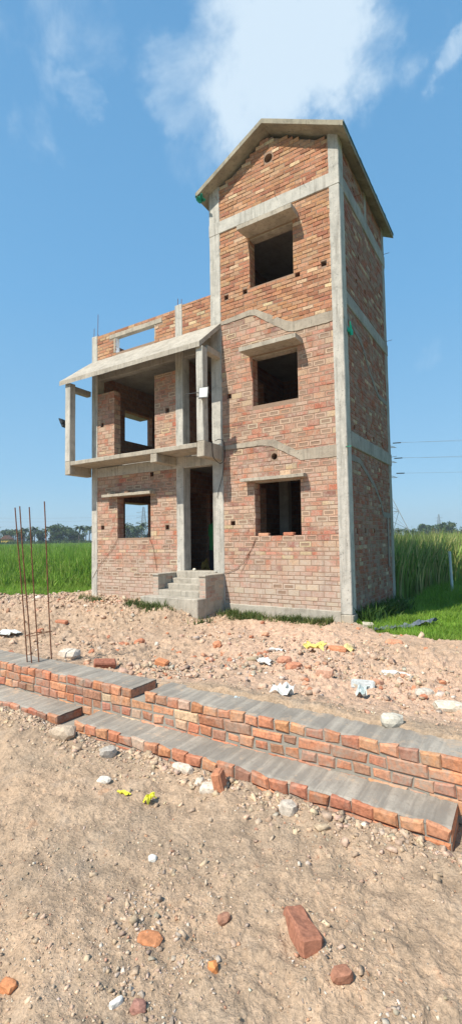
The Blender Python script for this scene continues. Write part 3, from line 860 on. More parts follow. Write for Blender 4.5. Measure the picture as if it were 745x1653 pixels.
# loose bricks on the sill
def loose_brick(loc, rot, label, col, dims=(.24, .115, .075), name='loose_brick', rough=.006, cat='brick', group=None):
    mb = MB(); a, b, c = [x / 2 for x in dims]
    mb.rbox(-a, a, -b, b, -c, c, seg=.045, amp=rough, col=col)
    if loc[2] < .6 and loc[1] < 0 and not (loc[1] > -.2 and loc[0] < 0):
        loc = (loc[0], loc[1], float(ground_z(np.array([loc[0]]), np.array([loc[1]]))[0]) + min(dims[0], dims[2]) * .42 + (.03 if abs(rot[1]) > 1 else 0))
    o = mb.build(name, M['attr'], None); o.location = loc; o.rotation_euler = rot
    return tag(o, label, cat, group)
loose_brick((-1.86, .05, 1.76), (0, 0, .05), 'pale brick lying on the tower window sill, left one', (.50, .27, .17))
loose_brick((-1.27, .05, 1.765), (0, 0, -.08), 'red brick lying on the tower window sill, right one', (.42, .17, .10))
loose_brick((-5.72, -.10, 2.93), (0, 0, .1), 'brick half resting on the shade over the left window', (.52, .30, .19), (.12, .10, .06))
loose_brick((-6.35, -.10, 2.925), (0, 0, .3), 'pale brick bit at the left end of the window shade', (.60, .45, .33), (.10, .08, .05))

exec_terrain = True
# ================================================================== GROUND
def build_ground():
    cx, cy = CAM[0], CAM[1]
    az0 = math.atan2(CF[0], CF[1])   # heading from +Y
    fine = np.linspace(-42, 42, 860); coarse = np.concatenate([np.linspace(-180, -43, 60), np.linspace(43, 180, 60)[:-1]])
    ang = np.radians(np.sort(np.concatenate([fine, coarse]))) + az0
    rad = np.concatenate([[.02], np.geomspace(.8, 16, 640), np.geomspace(16.4, 60, 50), np.geomspace(66, 4000, 30)])
    A, D = np.meshgrid(ang, rad)
    X = cx + np.sin(A) * D; Y = cy + np.cos(A) * D
    Z = ground_z(X.ravel(), Y.ravel())
    V = np.stack([X.ravel(), Y.ravel(), Z], 1)
    na, nr = len(ang), len(rad)
    i = np.arange(nr - 1)[:, None] * na; j = np.arange(na)[None, :]; j2 = (j + 1) % na
    F = np.stack([i + j, i + j2, i + na + j2, i + na + j], -1).reshape(-1, 4)
    cen = V[F].mean(1)
    g = green_mask(cen[:, 0], cen[:, 1])
    t = NT('earth')
    a = t.n('ShaderNodeAttribute', attribute_name='Col'); gm = t.sep(a.outputs[0])[0]; pk = t.sep(a.outputs[0])[1]
    n1 = t.noise(1.1, 6, .65); n2 = t.noise(9, 7, .7); n3 = t.noise(70, 4, .7)
    c = t.mix(t.ramp(n1, [(.35, 0.), (.65, 1.)]), (.48, .34, .228), (.38, .285, .20))
    c = t.mix(t.ramp(n1, [(.56, 0.), (.72, .5)]), c, (.36, .29, .22))
    c = t.mix(t.math('MULTIPLY', pk, 1.), c, (.60, .405, .285))
    c = t.mix(.8, c, t.ramp(n2, [(.3, .68), (.5, 1.), (.68, 1.28)]), 'MULTIPLY')
    c = t.mix(.8, c, t.ramp(n3, [(.32, .62), (.5, 1.), (.68, 1.3)]), 'MULTIPLY')
    vo = t.n('ShaderNodeTexVoronoi'); vo.inputs['Scale'].default_value = 60; t.l(t.obj(), vo.inputs[0])
    grain = t.ramp(vo.outputs['Distance'], [(.10, 1.), (.22, 0.)])
    pick = t.ramp(t.sep(vo.outputs['Color'])[0], [(.70, 0.), (.74, 1.)])
    spk = t.math('MULTIPLY', grain, pick)
    spc = t.mix(t.sep(vo.outputs['Color'])[1], (.62, .56, .47), (.36, .23, .17))
    c = t.mix(spk, c, spc)
    c = t.mix(t.ramp(t.noise(3.3, 7, .7, dist=.5), [(.52, 0.), (.66, .55)]), c, (.27, .20, .14))
    c = t.mix(t.ramp(t.noise(2.1, 7, .7, dist=.8), [(.55, 0.), (.70, .5)]), c, (.52, .41, .31))
    orange = t.ramp(t.noise(4.5, 5, .65), [(.64, 0.), (.74, .6)])
    c = t.mix(orange, c, (.46, .22, .11))
    grn = t.mix(t.noise(3, 5), (.09, .14, .03), (.13, .15, .05))
    c = t.mix(gm, c, grn)
    t.color(c); t.b.inputs['Roughness'].default_value = 1.
    t.b.inputs['Specular IOR Level'].default_value = .1
    h = t.math('ADD', t.math('MULTIPLY', n3, .5), t.math('ADD', t.math('MULTIPLY', n2, 1.4), t.math('MULTIPLY', spk, .35)))
    t.bump(h, 1., .022)
    pink = sstep(-5.3, -4.9, cen[:, 1]) * (.65 + .4 * vnoise(cen[:, 0] * .7, cen[:, 1] * .7, 12)) * (.35 + .65 * sstep(-3.5, -.5, cen[:, 0]))
    C = np.stack([g, np.clip(pink, 0, 1), g * 0], 1)
    o = np_mesh('ground', V, F, C, t.m, True)
    o['kind'] = 'structure'
build_ground()

# ---- rubble: uncountable small stones as one mass
CV = np.array([(x, y, z) for z in (-1, 1) for y in (-1, 1) for x in (-1, 1)], float)
CFc = np.array([(0, 2, 3), (0, 3, 1), (4, 5, 7), (4, 7, 6), (0, 1, 5), (0, 5, 4), (2, 6, 7), (2, 7, 3), (0, 4, 6), (0, 6, 2), (1, 3, 7), (1, 7, 5)])
PAL = {'dirt': (.46, .335, .235), 'grey': (.37, .325, .265), 'pale': (.66, .60, .51), 'brick': (.46, .20, .11), 'dark': (.14, .12, .10), 'tan': (.50, .38, .26), 'pinkb': (.50, .31, .22)}
def rot_rand(n, rg, tilt=.6):
    a = rg.uniform(0, 2 * np.pi, n); b = rg.normal(0, tilt, n); c = rg.normal(0, tilt, n)
    ca, sa, cb, sb, cc, sc = np.cos(a), np.sin(a), np.cos(b), np.sin(b), np.cos(c), np.sin(c)
    Rz = np.zeros((n, 3, 3)); Rz[:, 0, 0] = ca; Rz[:, 0, 1] = -sa; Rz[:, 1, 0] = sa; Rz[:, 1, 1] = ca; Rz[:, 2, 2] = 1
    Rx = np.zeros((n, 3, 3)); Rx[:, 1, 1] = cb; Rx[:, 1, 2] = -sb; Rx[:, 2, 1] = sb; Rx[:, 2, 2] = cb; Rx[:, 0, 0] = 1
    Ry = np.zeros((n, 3, 3)); Ry[:, 0, 0] = cc; Ry[:, 0, 2] = sc; Ry[:, 2, 0] = -sc; Ry[:, 2, 2] = cc; Ry[:, 1, 1] = 1
    return Rz @ Rx @ Ry
def stones(name, X, Y, S, rg, cols, weights, flat=(.35, .8), sink=.25):
    n = len(X)
    base = CV[None] * rg.uniform(.45, 1.0, (n, 8, 3)) + rg.normal(0, .10, (n, 8, 3))
    base *= .60
    sc = np.stack([rg.uniform(.8, 1.5, n), rg.uniform(.6, 1., n), rg.uniform(flat[0], flat[1], n)], 1) * S[:, None]
    P = base * sc[:, None, :]
    P = np.einsum('nij,nkj->nki', rot_rand(n, rg, .5), P)
    Z = ground_z(X, Y) + S * sc[:, 2] / S * (.5 - sink)
    P = P + np.stack([X, Y, Z], 1)[:, None, :]
    F = (CFc[None] + (np.arange(n) * 8)[:, None, None]).reshape(-1, 3)
    ci = rg.choice(len(cols), n, p=np.array(weights) / sum(weights))
    C = np.array([PAL[c] for c in cols])[ci]; C = C * .6 + np.array((.47, .345, .245)) * .4
    C = C * rg.uniform(.72, 1.25, (n, 1)) * rg.uniform(.95, 1.05, (n, 3))
    o = np_mesh(name, P.reshape(-1, 3), F, np.repeat(np.clip(C, 0, .8), 12, 0), M['attr'])
    return o
def scatter(n, dmin, dmax, half=40, power=1.):
    az0 = math.atan2(CF[0], CF[1])
    a = np.radians(rng.uniform(-half, half, n)) + az0
    d = np.exp(rng.uniform(math.log(dmin), math.log(dmax), n))
    x = CAM[0] + np.sin(a) * d; y = CAM[1] + np.cos(a) * d
    ok = (green_mask(x, y) < .35) & ~((y > -6.03) & (y < -5.27) & (x < 2.56)) & ~((x > -7.15) & (x < .06) & (y > -.06)) & ~((x > -4.45) & (x < -2.8) & (y > -1.1))
    return x[ok], y[ok], d[ok]
x, y, d = scatter(19000, 1.1, 4.2)
cl = vnoise(x * 1.6, y * 1.6, 21)
k = rng.random(len(x)) < .16 + 1.1 * np.clip(cl, 0, 1)
x, y, d = x[k], y[k], d[k]
s = np.clip(rng.lognormal(math.log(.0052), .55, len(x)), .0025, .030)
tag(stones('gravel', x, y, s, rng, ['dirt', 'grey', 'pale', 'brick', 'dark', 'tan'], [50, 11, 11, 9, 3, 18]), 'small stones and crumbs strewn over the sandy foreground', 'gravel', kind='stuff')
x, y, d = scatter(34000, 3.2, 15)
k = (y > -5.3); x, y, d = x[k], y[k], d[k]
cl = vnoise(x * 1.1, y * 1.1, 22)
heap = sstep(-2.5, -5, x) * sstep(-3.5, -1., y)
k = rng.random(len(x)) < .12 + 1.3 * np.clip(cl, 0, 1) + .5 * heap
x, y, d = x[k], y[k], d[k]; heap = heap[k]
s = np.clip(rng.lognormal(math.log(.013), .68, len(x)) * (1 + 1.0 * heap), .004, .10)
tag(stones('rubble', x, y, s, rng, ['dirt', 'grey', 'pale', 'brick', 'dark', 'pinkb', 'tan'], [40, 12, 9, 7, 3, 18, 20]), 'broken brick and mortar rubble covering the ground between the low wall and the house', 'rubble', kind='stuff')
n = 1500; x = rng.uniform(-11, -4.3, n); y = rng.normal(-.75, .42, n) - .06 * (x + 7)
k = (green_mask(x, y) < .4) & ~((x > -7.15) & (y > -.06)) & ~((x > -4.45) & (y > -1.1)); x, y = x[k], y[k]
s = np.clip(rng.lognormal(math.log(.028), .5, len(x)), .01, .085)
tag(stones('rubble_heap', x, y, s, rng, ['dirt', 'grey', 'tan', 'pinkb', 'pale', 'brick'], [36, 24, 18, 12, 8, 4], sink=.05), 'heaped chunks of mortar and broken brick before the left front of the house', 'rubble', kind='stuff')
X = []; Y = []
for (a, b, sa, sb, m) in ((-.75, -4.75, .35, .16, 200), (.1, -4.3, .4, .3, 120), (-2.4, -4.2, .5, .35, 130), (.35, -3.7, .5, .25, 130), (1.7, -3.3, .45, .3, 90), (-.9, -2.2, .8, .25, 150)):
    X += list(rng.normal(a, sa, m)); Y += list(rng.normal(b, sb, m))
X = np.array(X); Y = np.array(Y); k = Y > -5.2; X, Y = X[k], Y[k]
s = np.clip(rng.lognormal(math.log(.024), .5, len(X)), .008, .07)
tag(stones('rubble_heap', X, Y, s, rng, ['dirt', 'grey', 'tan', 'pinkb', 'pale', 'brick'], [38, 18, 16, 14, 7, 7], sink=.1), 'patches of coarse angular rubble on the ground behind the low wall', 'rubble', kind='stuff')
# soil clods against the face of the low wall
n = 2200; x = rng.uniform(-3.2, 2.9, n); y = -6.02 - rng.exponential(.10, n)
s = np.clip(rng.lognormal(math.log(.014), .6, n), .005, .05)
tag(stones('soil_clods', x, y, s, rng, ['dirt', 'grey', 'tan', 'pale'], [72, 8, 22, 3], sink=.4), 'soil clods and mortar droppings heaped along the foot of the low wall', 'rubble', kind='stuff')
x, y, d = scatter(9000, 1.2, 5.0); k = (y < -6.05) & (vnoise(x * 2.2, y * 2.2, 61) + .5 * vnoise(x * 6, y * 6, 62) > .22); x, y = x[k][:700], y[k][:700]
s = np.clip(rng.lognormal(math.log(.010), .5, len(x)), .004, .03)
tag(stones('soil_clods', x, y, s, rng, ['dirt', 'tan', 'grey'], [78, 16, 4], flat=(.5, .9), sink=.45), 'half buried crumbly soil clods in the sandy foreground', 'soil clods', kind='stuff')
# grey gravel pockets in the foreground
cx_ = [(1.30, -7.13), (1.36, -7.25), (1.62, -7.28), (1.72, -7.50), (1.78, -7.62), (2.13, -6.99), (2.55, -7.10), (2.45, -7.05), (1.47, -7.45)]
X = []; Y = []
for (a, b) in cx_:
    X += list(a + rng.normal(0, .06, 60)); Y += list(b + rng.normal(0, .055, 60))
X = np.array(X); Y = np.array(Y)
s = np.clip(rng.lognormal(math.log(.010), .4, len(X)), .005, .024)
tag(stones('gravel', X, Y, s, rng, ['grey', 'pale', 'dirt', 'dark'], [55, 18, 22, 5], flat=(.3, .6), sink=.3), 'grey stone chips gathered in small pockets in the foreground sand', 'gravel', kind='stuff')

# ================================================================== FOUNDATION WALL
fw = empty('foundation_wall', (1.2, -5.6, 0), 0, 'low stepped foundation wall of orange bricks with grey mortar tops crossing the foreground', 'low wall')
def T(o):
    o.location = (-1.2, 5.6, 0); return o
def courses(mb, y, x0, x1, ztop, rows, pitch, gaps):
    fr = ((0, y, 0), (1, 0, 0), (0, 0, 1), (0, -1, 0))
    ch = .083
    for r in range(rows):
        z1 = ztop - r * ch - (0 if r else 0); z0 = z1 - ch
        L = pitch if r % 2 == 0 else pitch * 2
        if r == 0: segs = []; a = x0; 
        if r == 0:
            for g in gaps: segs.append((a, g[0])); a = g[1]
            segs.append((a, x1))
        else: segs = [(x0, x1)]
        for (s0, s1) in segs:
            n = max(1, int(round((s1 - s0) / L))); LL = (s1 - s0) / n
            off = 0 if r != 2 else LL * .5
            xx = s0 - off
            while xx < s1 - .02:
                a0 = max(xx, s0); a1 = min(xx + LL * (1 if not (r % 2 and R.random() < .15) else .5), s1); xx = xx + LL if a1 - a0 > LL * .6 or a0 == s0 else xx + LL * .5
                if a1 - a0 < .03: continue
                put_brick(mb, fr, a0 + R.uniform(.002, .007), a1 - R.uniform(.002, .007), z0 + R.uniform(.003, .008), z1 - R.uniform(.001, .006), R.uniform(.003, .016) + (.004 if r == 0 else 0), brick_col('new'), jit=.009, deep=.02, cham=R.uniform(.007, .014))
def wallblock(y0, y1, x0, x1, ztop, rows, pitch, gaps, name, seed):
    mb = MB()
    zb = ztop - rows * .083 - .05
    # core, with the top course missing at the gaps
    z1 = ztop - .085
    mb.box(x0, x1, y0, y1, zb, z1, 1)
    a = x0; segs = []
    for g in gaps: segs.append((a, g[0])); a = g[1]
    segs.append((a, x1))
    for (s0, s1) in segs:
        mb.box(s0 + .004, s1 - .004, y0 + .002, y1 - .002, z1, ztop - .012, 1)
        # exposed end bricks
        for (xe, nn) in ((s0, -1), (s1, 1)):
            fr = ((xe - nn * .004, 0, 0), (0, 1, 0), (0, 0, 1), (nn, 0, 0))
            if (nn == 1 and xe < x1) or (nn == 1 and xe == x1) or (nn == -1 and xe > x0):
                put_brick(mb, fr, y0 + .004, y1 - .01, z1 + .004, ztop - .006, .005, brick_col('new'), jit=.004)
                if xe == x1:
                    for q in range(1, rows):
                        put_brick(mb, fr, y0 + .004, y1 - .01, z1 + .004 - q * .083, ztop - .006 - q * .083, .005, brick_col('new'), jit=.004)
    courses(mb, y0, x0, x1, ztop, rows, pitch, gaps)
    o = T(mb.build(name, [M['brick_new'], M['mortar_grey'], M['mortar_grey']], fw))
    # mortar screed with brick joints telegraphing through
    mb = MB()
    for (s0, s1) in segs:
        st = .0135; nx = int((s1 - s0) / st); ny = 14
        def P(i, j):
            xx = s0 + (s1 - s0) * i / nx; v = j / ny
            yy = y0 + .0 + (y1 - y0) * v + .006 * mn.noise(Vector((xx * 9, seed, 0))) * (1 if j in (0,) else 0)
            ph = ((xx - s0) / pitch) % 1
            k = int((xx - s0) / pitch)
            hh = -.006 * math.exp(-((min(ph, 1 - ph)) / .10) ** 2) + .005 * mn.noise(Vector((k * 7.3, seed, 1))) 
            hh += .004 * mn.noise(Vector((xx * 7, yy * 7, seed))) + .0025 * mn.noise(Vector((xx * 40, yy * 14, seed)))
            if j == 0: hh -= .008
            return (xx, yy, ztop + hh)
        g = [[P(i, j) for j in range(ny + 1)] for i in range(nx + 1)]
        for i in range(nx):
            for j in range(ny):
                k = int((s1 - s0) * i / nx / pitch); sh = .88 + .24 * abs(mn.noise(Vector((k * 3.1, seed, 4)))) * 2
                mb.face([g[i][j], g[i + 1][j], g[i + 1][j + 1], g[i][j + 1]], 0, (sh, sh, sh))
            mb.face([g[i][0], g[i + 1][0], (g[i + 1][0][0], y0 + .004, ztop - .015), (g[i][0][0], y0 + .004, ztop - .015)])
            mb.face([g[i][ny], g[i + 1][ny], (g[i + 1][ny][0], y1, ztop - .10), (g[i][ny][0], y1, ztop - .10)])
    T(mb.build('mortar_bed', M['screed'], fw, smooth=False))
wallblock(-5.65, -5.31, -5.5, 4.8, .33, 4, .127, [(-.22, -.06)], 'upper_brickwork', 1.0)
wallblock(-5.95, -5.655, -5.5, 2.45, .07, 3, .142, [(-.86, -.63)], 'lower_brickwork', 2.0)

# ---- column starter bars
rb = empty('rebar_starter', (-1.93, -5.42, .32), 0, 'four tall rusty rebars tied together standing in the low wall', 'rebar')
for i, (bx, by, tx, ty, h) in enumerate(((-.03, -.08, -.20, -.14, 1.76), (.06, -.09, -.10, -.15, 1.77), (.09, -.02, -.03, -.08, 1.76), (.13, .12, .05, .06, 1.83))):
    mb = MB(); P = [(bx + (tx - bx) * t + .006 * math.sin(t * 5 + i), by + (ty - by) * t, h * t - .05 * (1 - t)) for t in np.linspace(0, 1, 12)]
    mb.tube(P, .0075, 6)
    for j in range(90):
        pass
    mb.build('bar', M['rust'], rb)
mb = MB()
mb.tube([(-.05, -.10, .30), (.08, -.11, .31), (.14, .11, .33), (-.01, .0, .32), (-.05, -.10, .30)], .0045, 5); mb.build('tie', M['rust'], rb)

# ================================================================== LOOSE DEBRIS (things one can point at)
def chunk(name, x, y, dims, col, label, cat, rz=0., tilt=(0, 0), lift=0., seed=0, sub=2, rough=.22, z=None, group=None):
    rr = random.Random(seed + 5)
    import bmesh
    bm = bmesh.new(); bmesh.ops.create_icosphere(bm, subdivisions=sub, radius=1)
    mb = MB(); vs = []
    for v in bm.verts:
        p = v.co.copy()
        # squarish superellipsoid broken by facets
        q = Vector([math.copysign(abs(c) ** .72, c) for c in p])
        q *= 1 + rough * mn.noise(p * 1.7 + Vector((seed * 3.3, 0, 0))) + rough * .4 * mn.noise(p * 4 + Vector((0, seed, 0)))
        vs.append((q.x * dims[0] / 2, q.y * dims[1] / 2, q.z * dims[2] / 2))
    for f in bm.faces:
        k = rr.uniform(.9, 1.1)
        mb.m.append(0); mb.c.append(tuple(c * k for c in col)); mb.f.append(tuple(v.index for v in f.verts))
    mb.v = vs; bm.free()
    o = mb.build(name, M['attr'], None)
    zz = float(ground_z(np.array([x]), np.array([y]))[0]) if z is None else z
    o.location = (x, y, zz + dims[2] * .22 + lift); o.rotation_euler = (tilt[0], tilt[1], rz)
    return tag(o, label, cat, group)
ORG = (.50, .21, .10); GRY = (.37, .345, .30); PAL_ = (.58, .51, .42); RED = (.40, .16, .09); DRT = (.44, .34, .26)
loose_brick((1.975, -6.905, .8), (.16, .14, 2.35), 'large weathered red brick half buried in the foreground sand', (.33, .145, .09), (.23, .10, .085), rough=.022).location.z = float(ground_z(np.array([1.975]), np.array([-6.905]))[0]) + .006
loose_brick((1.055, -6.14, .045), (.1, 1.35, .35), 'orange brick standing on end against the lower step of the wall', (.46, .20, .11), (.13, .10, .07), rough=.008)
loose_brick((-4.81, -2.80, .20), (.1, .05, .3), 'lone red brick lying on the rubble behind the rebars', (.44, .19, .11))
loose_brick((-1.28, -4.98, .30), (.35, .1, .9), 'dark red brick tilted in a hollow right behind the low wall', (.30, .12, .075))
loose_brick((-.75, -4.6, .27), (.1, .2, .2), 'bright orange brick bit beside the hollow behind the wall', ORG, (.15, .1, .07))
loose_brick((.30, .02, .0), (.2, .1, .5), 'pale concrete block lying in the grass at the foot of the tower corner', (.52, .46, .36), (.2, .13, .15))
chunk('brick_fragment', 1.75, -7.24, (.05, .04, .045), (.62, .25, .09), 'small bright orange brick fragment in the middle of the foreground', 'brick fragment', .5, seed=2, sub=1, rough=.4)
chunk('brick_fragment', 1.09, -7.68, (.07, .05, .04), (.52, .22, .10), 'orange brick fragment at the left edge of the foreground', 'brick fragment', .2, seed=3)
chunk('brick_fragment', 1.43, -7.25, (.11, .08, .022), (.44, .19, .09), 'crushed reddish brick patch beside the grey stone chips', 'brick fragment', .2, seed=4)
chunk('brick_fragment', 2.20, -7.03, (.085, .055, .05), (.34, .16, .10), 'rounded brown brick fragment below the large weathered brick', 'brick fragment', .9, seed=5)
chunk('brick_fragment', 1.66, -7.02, (.06, .045, .04), (.33, .17, .11), 'small brown brick fragment left of the large weathered brick', 'brick fragment', 1.1, seed=6)
chunk('brick_fragment', 1.60, -7.50, (.06, .045, .045), (.33, .17, .13), 'dark pink brick fragment near the bottom centre of the foreground', 'brick fragment', .4, seed=7)
chunk('brick_fragment', 1.02, -4.08, (.19, .13, .12), (.55, .33, .23), 'rounded pinkish brick half on the sand behind the low wall', 'brick fragment', .4, seed=8)
chunk('brick_fragment', .60, -3.95, (.20, .13, .10), (.50, .22, .13), 'broken orange brick left of the pinkish brick half', 'brick fragment', .9, seed=9)
chunk('brick_fragment', .40, -3.75, (.17, .13, .10), (.46, .22, .14), 'broken red brick beside the white plastic scraps', 'brick fragment', .2, seed=10)
chunk('brick_fragment', .62, -2.62, (.28, .14, .12), (.48, .21, .11), 'orange brick lying next to the yellow bag', 'brick fragment', .1, seed=11)
chunk('brick_fragment', 1.15, -1.6, (.26, .15, .10), (.50, .25, .15), 'brick half at the edge of the green grass', 'brick fragment', .4, seed=12)
chunk('stone', .99, -6.17, (.14, .09, .08), PAL_, 'white-grey mortar lump against the lower brick step', 'stone', .4, seed=13)
chunk('stone', -.55, -6.12, (.22, .15, .12), (.44, .35, .26), 'large dusty stone in front of the gap in the lower step', 'stone', .3, seed=14)
chunk('stone', .02, -6.16, (.13, .10, .09), (.40, .36, .31), 'grey stone at the foot of the lower step on the left', 'stone', .9, seed=15)
chunk('stone', .68, -6.05, (.20, .07, .06), (.55, .47, .38), 'long pale mortar piece lying along the lower brick step', 'stone', -.1, seed=16)
chunk('stone', 1.55, -6.13, (.12, .09, .08), (.46, .40, .33), 'dusty lump beside the right part of the lower step', 'stone', .1, seed=17)
chunk('stone', 1.52, -7.53, (.055, .022, .03), (.74, .71, .64), 'white bone-shaped stone near the bottom of the picture', 'stone', 1.2, seed=18)
chunk('stone', 1.10, -6.86, (.05, .04, .03), (.70, .68, .62), 'small white stone in the middle of the bare foreground sand', 'stone', .2, seed=19)
chunk('stone', .27, -6.43, (.10, .07, .04), (.62, .57, .49), 'white stone flake below the lower step on the left', 'stone', .4, seed=20)
chunk('stone', 2.02, -4.20, (.17, .12, .10), (.52, .46, .38), 'pale grey stone on the sand at the right, behind the wall', 'stone', .7, seed=21)
chunk('stone', 2.0, -5.33, (.17, .12, .10), (.50, .46, .38), 'pale stone resting on the back edge of the wall top', 'stone', .7, seed=22, z=.34)
chunk('stone', 2.28, -4.6, (.24, .12, .09), (.56, .50, .40), 'flat pale stone lying behind the wall near the right edge', 'stone', .3, seed=23)
chunk('stone', -1.92, -4.95, (.26, .2, .15), (.56, .48, .39), 'pale boulder right behind the rebars', 'stone', .3, seed=24)
o = MB(); o.rbox(-.11, .11, -.045, .045, -.02, .02, seg=.05, amp=.004, col=(.44, .46, .45))
o = o.build('mortar_slab', M['attr'], None); o.location = (1.46, -4.22, .24); o.rotation_euler = (1.15, .05, .35)
tag(o, 'flat blue-grey slab piece propped on the sand behind the wall', 'slab')
scrap('plastic_bag', (.36, -2.72, .10), (.30, .22, .16), (.72, .60, .16), 'crumpled yellow bag on the rubble in front of the tower', 'bag', seed=12)
scrap('plastic_bag', (.72, -2.52, .10), (.20, .16, .10), (.70, .58, .25), 'smaller yellow bag scrap behind the orange brick', 'bag', seed=13)
scrap('plastic_bag', (.70, -6.44, .015), (.05, .08, .05), (.70, .66, .06), 'bright yellow plastic scrap in the foreground sand', 'plastic scrap', seed=14)
scrap('plastic_strip', (.50, -6.47, .01), (.10, .025, .02), (.68, .62, .06), 'thin yellow plastic strip left of the yellow scrap', 'plastic scrap', seed=15)
scrap('paper_sack', (1.06, -5.17, .335), (.17, .12, .12), (.62, .61, .57), 'folded white paper sack on the back edge of the wall', 'sack', seed=16)
scrap('plastic_scrap', (1.57, -4.62, .20), (.09, .10, .12), (.50, .57, .55), 'small pale blue-white scrap in front of the grey slab', 'plastic scrap', seed=17)
scrap('plastic_scrap', (1.55, -3.30, .12), (.28, .16, .07), (.62, .61, .57), 'white crumpled plastic on the sand at the right', 'plastic scrap', seed=18)
scrap('plastic_scrap', (.22, -3.92, .16), (.18, .12, .07), (.62, .61, .57), 'white plastic scrap among brick pieces at the centre', 'plastic scrap', seed=19)
scrap('plastic_scrap', (-.1, -3.0, .10), (.2, .14, .06), (.62, .61, .57), 'white scrap half hidden among rubble before the tower', 'plastic scrap', seed=20)
scrap('plastic_sheet', (-4.25, -4.3, .16), (.40, .22, .07), (.62, .63, .60), 'torn white plastic sheet at the far left of the rubble', 'plastic sheet', seed=21)
scrap('plastic_scrap', (.72, -5.35, .30), (.05, .06, .04), (.55, .66, .70), 'tiny pale blue scrap beside the wall at the centre', 'plastic scrap', seed=22)
# dark tarpaulin strip in the grass
def strip(pts, w, name, label, col):
    mb = MB(); n = 40; P = []
    for i in range(n + 1):
        t = i / n; q = t * (len(pts) - 1); k = min(int(q), len(pts) - 2); f = q - k
        c = Vector(pts[k]).lerp(Vector(pts[k + 1]), f)
        d = (Vector(pts[k + 1]) - Vector(pts[k])).normalized(); s = Vector((-d.y, d.x, 0))
        row = []
        for j in range(6):
            v = j / 5 - .5
            z = .05 + .06 * mn.noise(Vector((t * 9, v * 4, 2))) + .04 * mn.noise(Vector((t * 25, v * 9, 2)))
            row.append(c + s * v * w * (1 + .5 * mn.noise(Vector((t * 6, 7, 0)))) + Vector((0, 0, z)))
        P.append(row)
    for i in range(n):
        for j in range(5): mb.face([P[i][j], P[i + 1][j], P[i + 1][j + 1], P[i][j + 1]], 0, col)
    c = tuple(P[0][0]); o = mb.build(name, M['plastic'], None, shift=c); o.location = c
    tag(o, label, 'tarpaulin')
strip([(.50, -.22, -.03), (.75, .0, -.02), (.95, .35, -.02), (1.12, .75, .0), (1.30, 1.15, .0)], .16, 'tarpaulin', 'twisted dark grey tarpaulin strip lying in the grass right of the tower', (.13, .15, .17))
# mid-size broken bricks in the rubble: countable, alike
n = 0
rs = random.Random(5)
protos = []
for s in range(5):
    o = chunk('broken_brick', 0, 0, (1, .72, .5), [(.50, .22, .12), (.44, .18, .10), (.55, .30, .19), (.40, .17, .10), (.52, .36, .26)][s], 'broken piece of red brick scattered in the rubble between wall and house', 'brick piece', seed=40 + s, sub=2, rough=.3, group='broken bricks scattered in the rubble')
    protos.append(o)
cand = []
while len(cand) < 130:
    a = math.atan2(CF[0], CF[1]) + math.radians(rs.uniform(-32, 34)); d = math.exp(rs.uniform(math.log(4.2), math.log(13)))
    x = CAM[0] + math.sin(a) * d; y = CAM[1] + math.cos(a) * d
    if y < -5.2 or (x > -7.3 and y > -.15) or (-4.6 < x < -2.6 and y > -1.3): continue
    if float(green_mask(np.array([x]), np.array([y]))[0]) > .1: continue
    cand.append((x, y))
for i, (x, y) in enumerate(cand):
    o = protos[i] if i < 5 else protos[i % 5].copy()
    if i >= 5: COL.objects.link(o)
    sz = math.exp(rs.gauss(math.log(.075), .4)); sz = min(sz, .17)
    o.scale = (sz, sz, sz)
    o.location = (x, y, float(ground_z(np.array([x]), np.array([y]))[0]) + sz * .12)
    o.rotation_euler = (rs.uniform(-.4, .4), rs.uniform(-.4, .4), rs.uniform(0, 6.28))

# ================================================================== VEGETATION
def blades(name, X, Y, H, Wd, bend, rg, cols, weights, mat, nseg=3, z0=None, label=None):
    n = len(X)
    z = ground_z(X, Y) if z0 is None else np.full(n, z0)
    a = rg.uniform(0, 2 * np.pi, n)          # facing
    b = rg.uniform(0, 2 * np.pi, n)
    lean = rg.uniform(.1, 1., n) * bend
    ts = np.linspace(0, 1, nseg + 1)
    wx = np.cos(a); wy = np.sin(a)
    V = []
    for t in ts:
        off = H * lean * t * t; up = H * (t - .35 * lean * t * t)
        cx = X + np.cos(b) * off; cy = Y + np.sin(b) * off; cz = z + up
        w = Wd * (1 - t ** 1.6) * .5 + .0008
        V.append(np.stack([cx - wx * w, cy - wy * w, cz], 1)); V.append(np.stack([cx + wx * w, cy + wy * w, cz], 1))
    V = np.stack(V, 1)       # n, 2(nseg+1), 3
    k = 2 * (nseg + 1)
    f = np.array([(2 * i, 2 * i + 1, 2 * i + 3, 2 * i + 2) for i in range(nseg)])
    F = (f[None] + (np.arange(n) * k)[:, None, None]).reshape(-1, 4)
    ci = rg.choice(len(cols), n, p=np.array(weights) / sum(weights))
    C = np.array(cols)[ci] * rg.uniform(.7, 1.3, (n, 1))
    o = np_mesh(name, V.reshape(-1, 3), F, np.repeat(C, nseg, 0), mat)
    tag(o, label, 'grass', kind='stuff'); return o
def wedge(n, a0, a1, d0, d1, seed):
    rg = np.random.default_rng(seed)
    az0 = math.atan2(CF[0], CF[1])
    a = np.radians(rg.uniform(a0, a1, n)) + az0
    d = np.exp(rg.uniform(math.log(d0), math.log(d1), n))
    return CAM[0] + np.sin(a) * d, CAM[1] + np.cos(a) * d, d, rg
G1 = [(.17, .31, .035), (.22, .37, .045), (.12, .24, .03), (.32, .37, .10)]
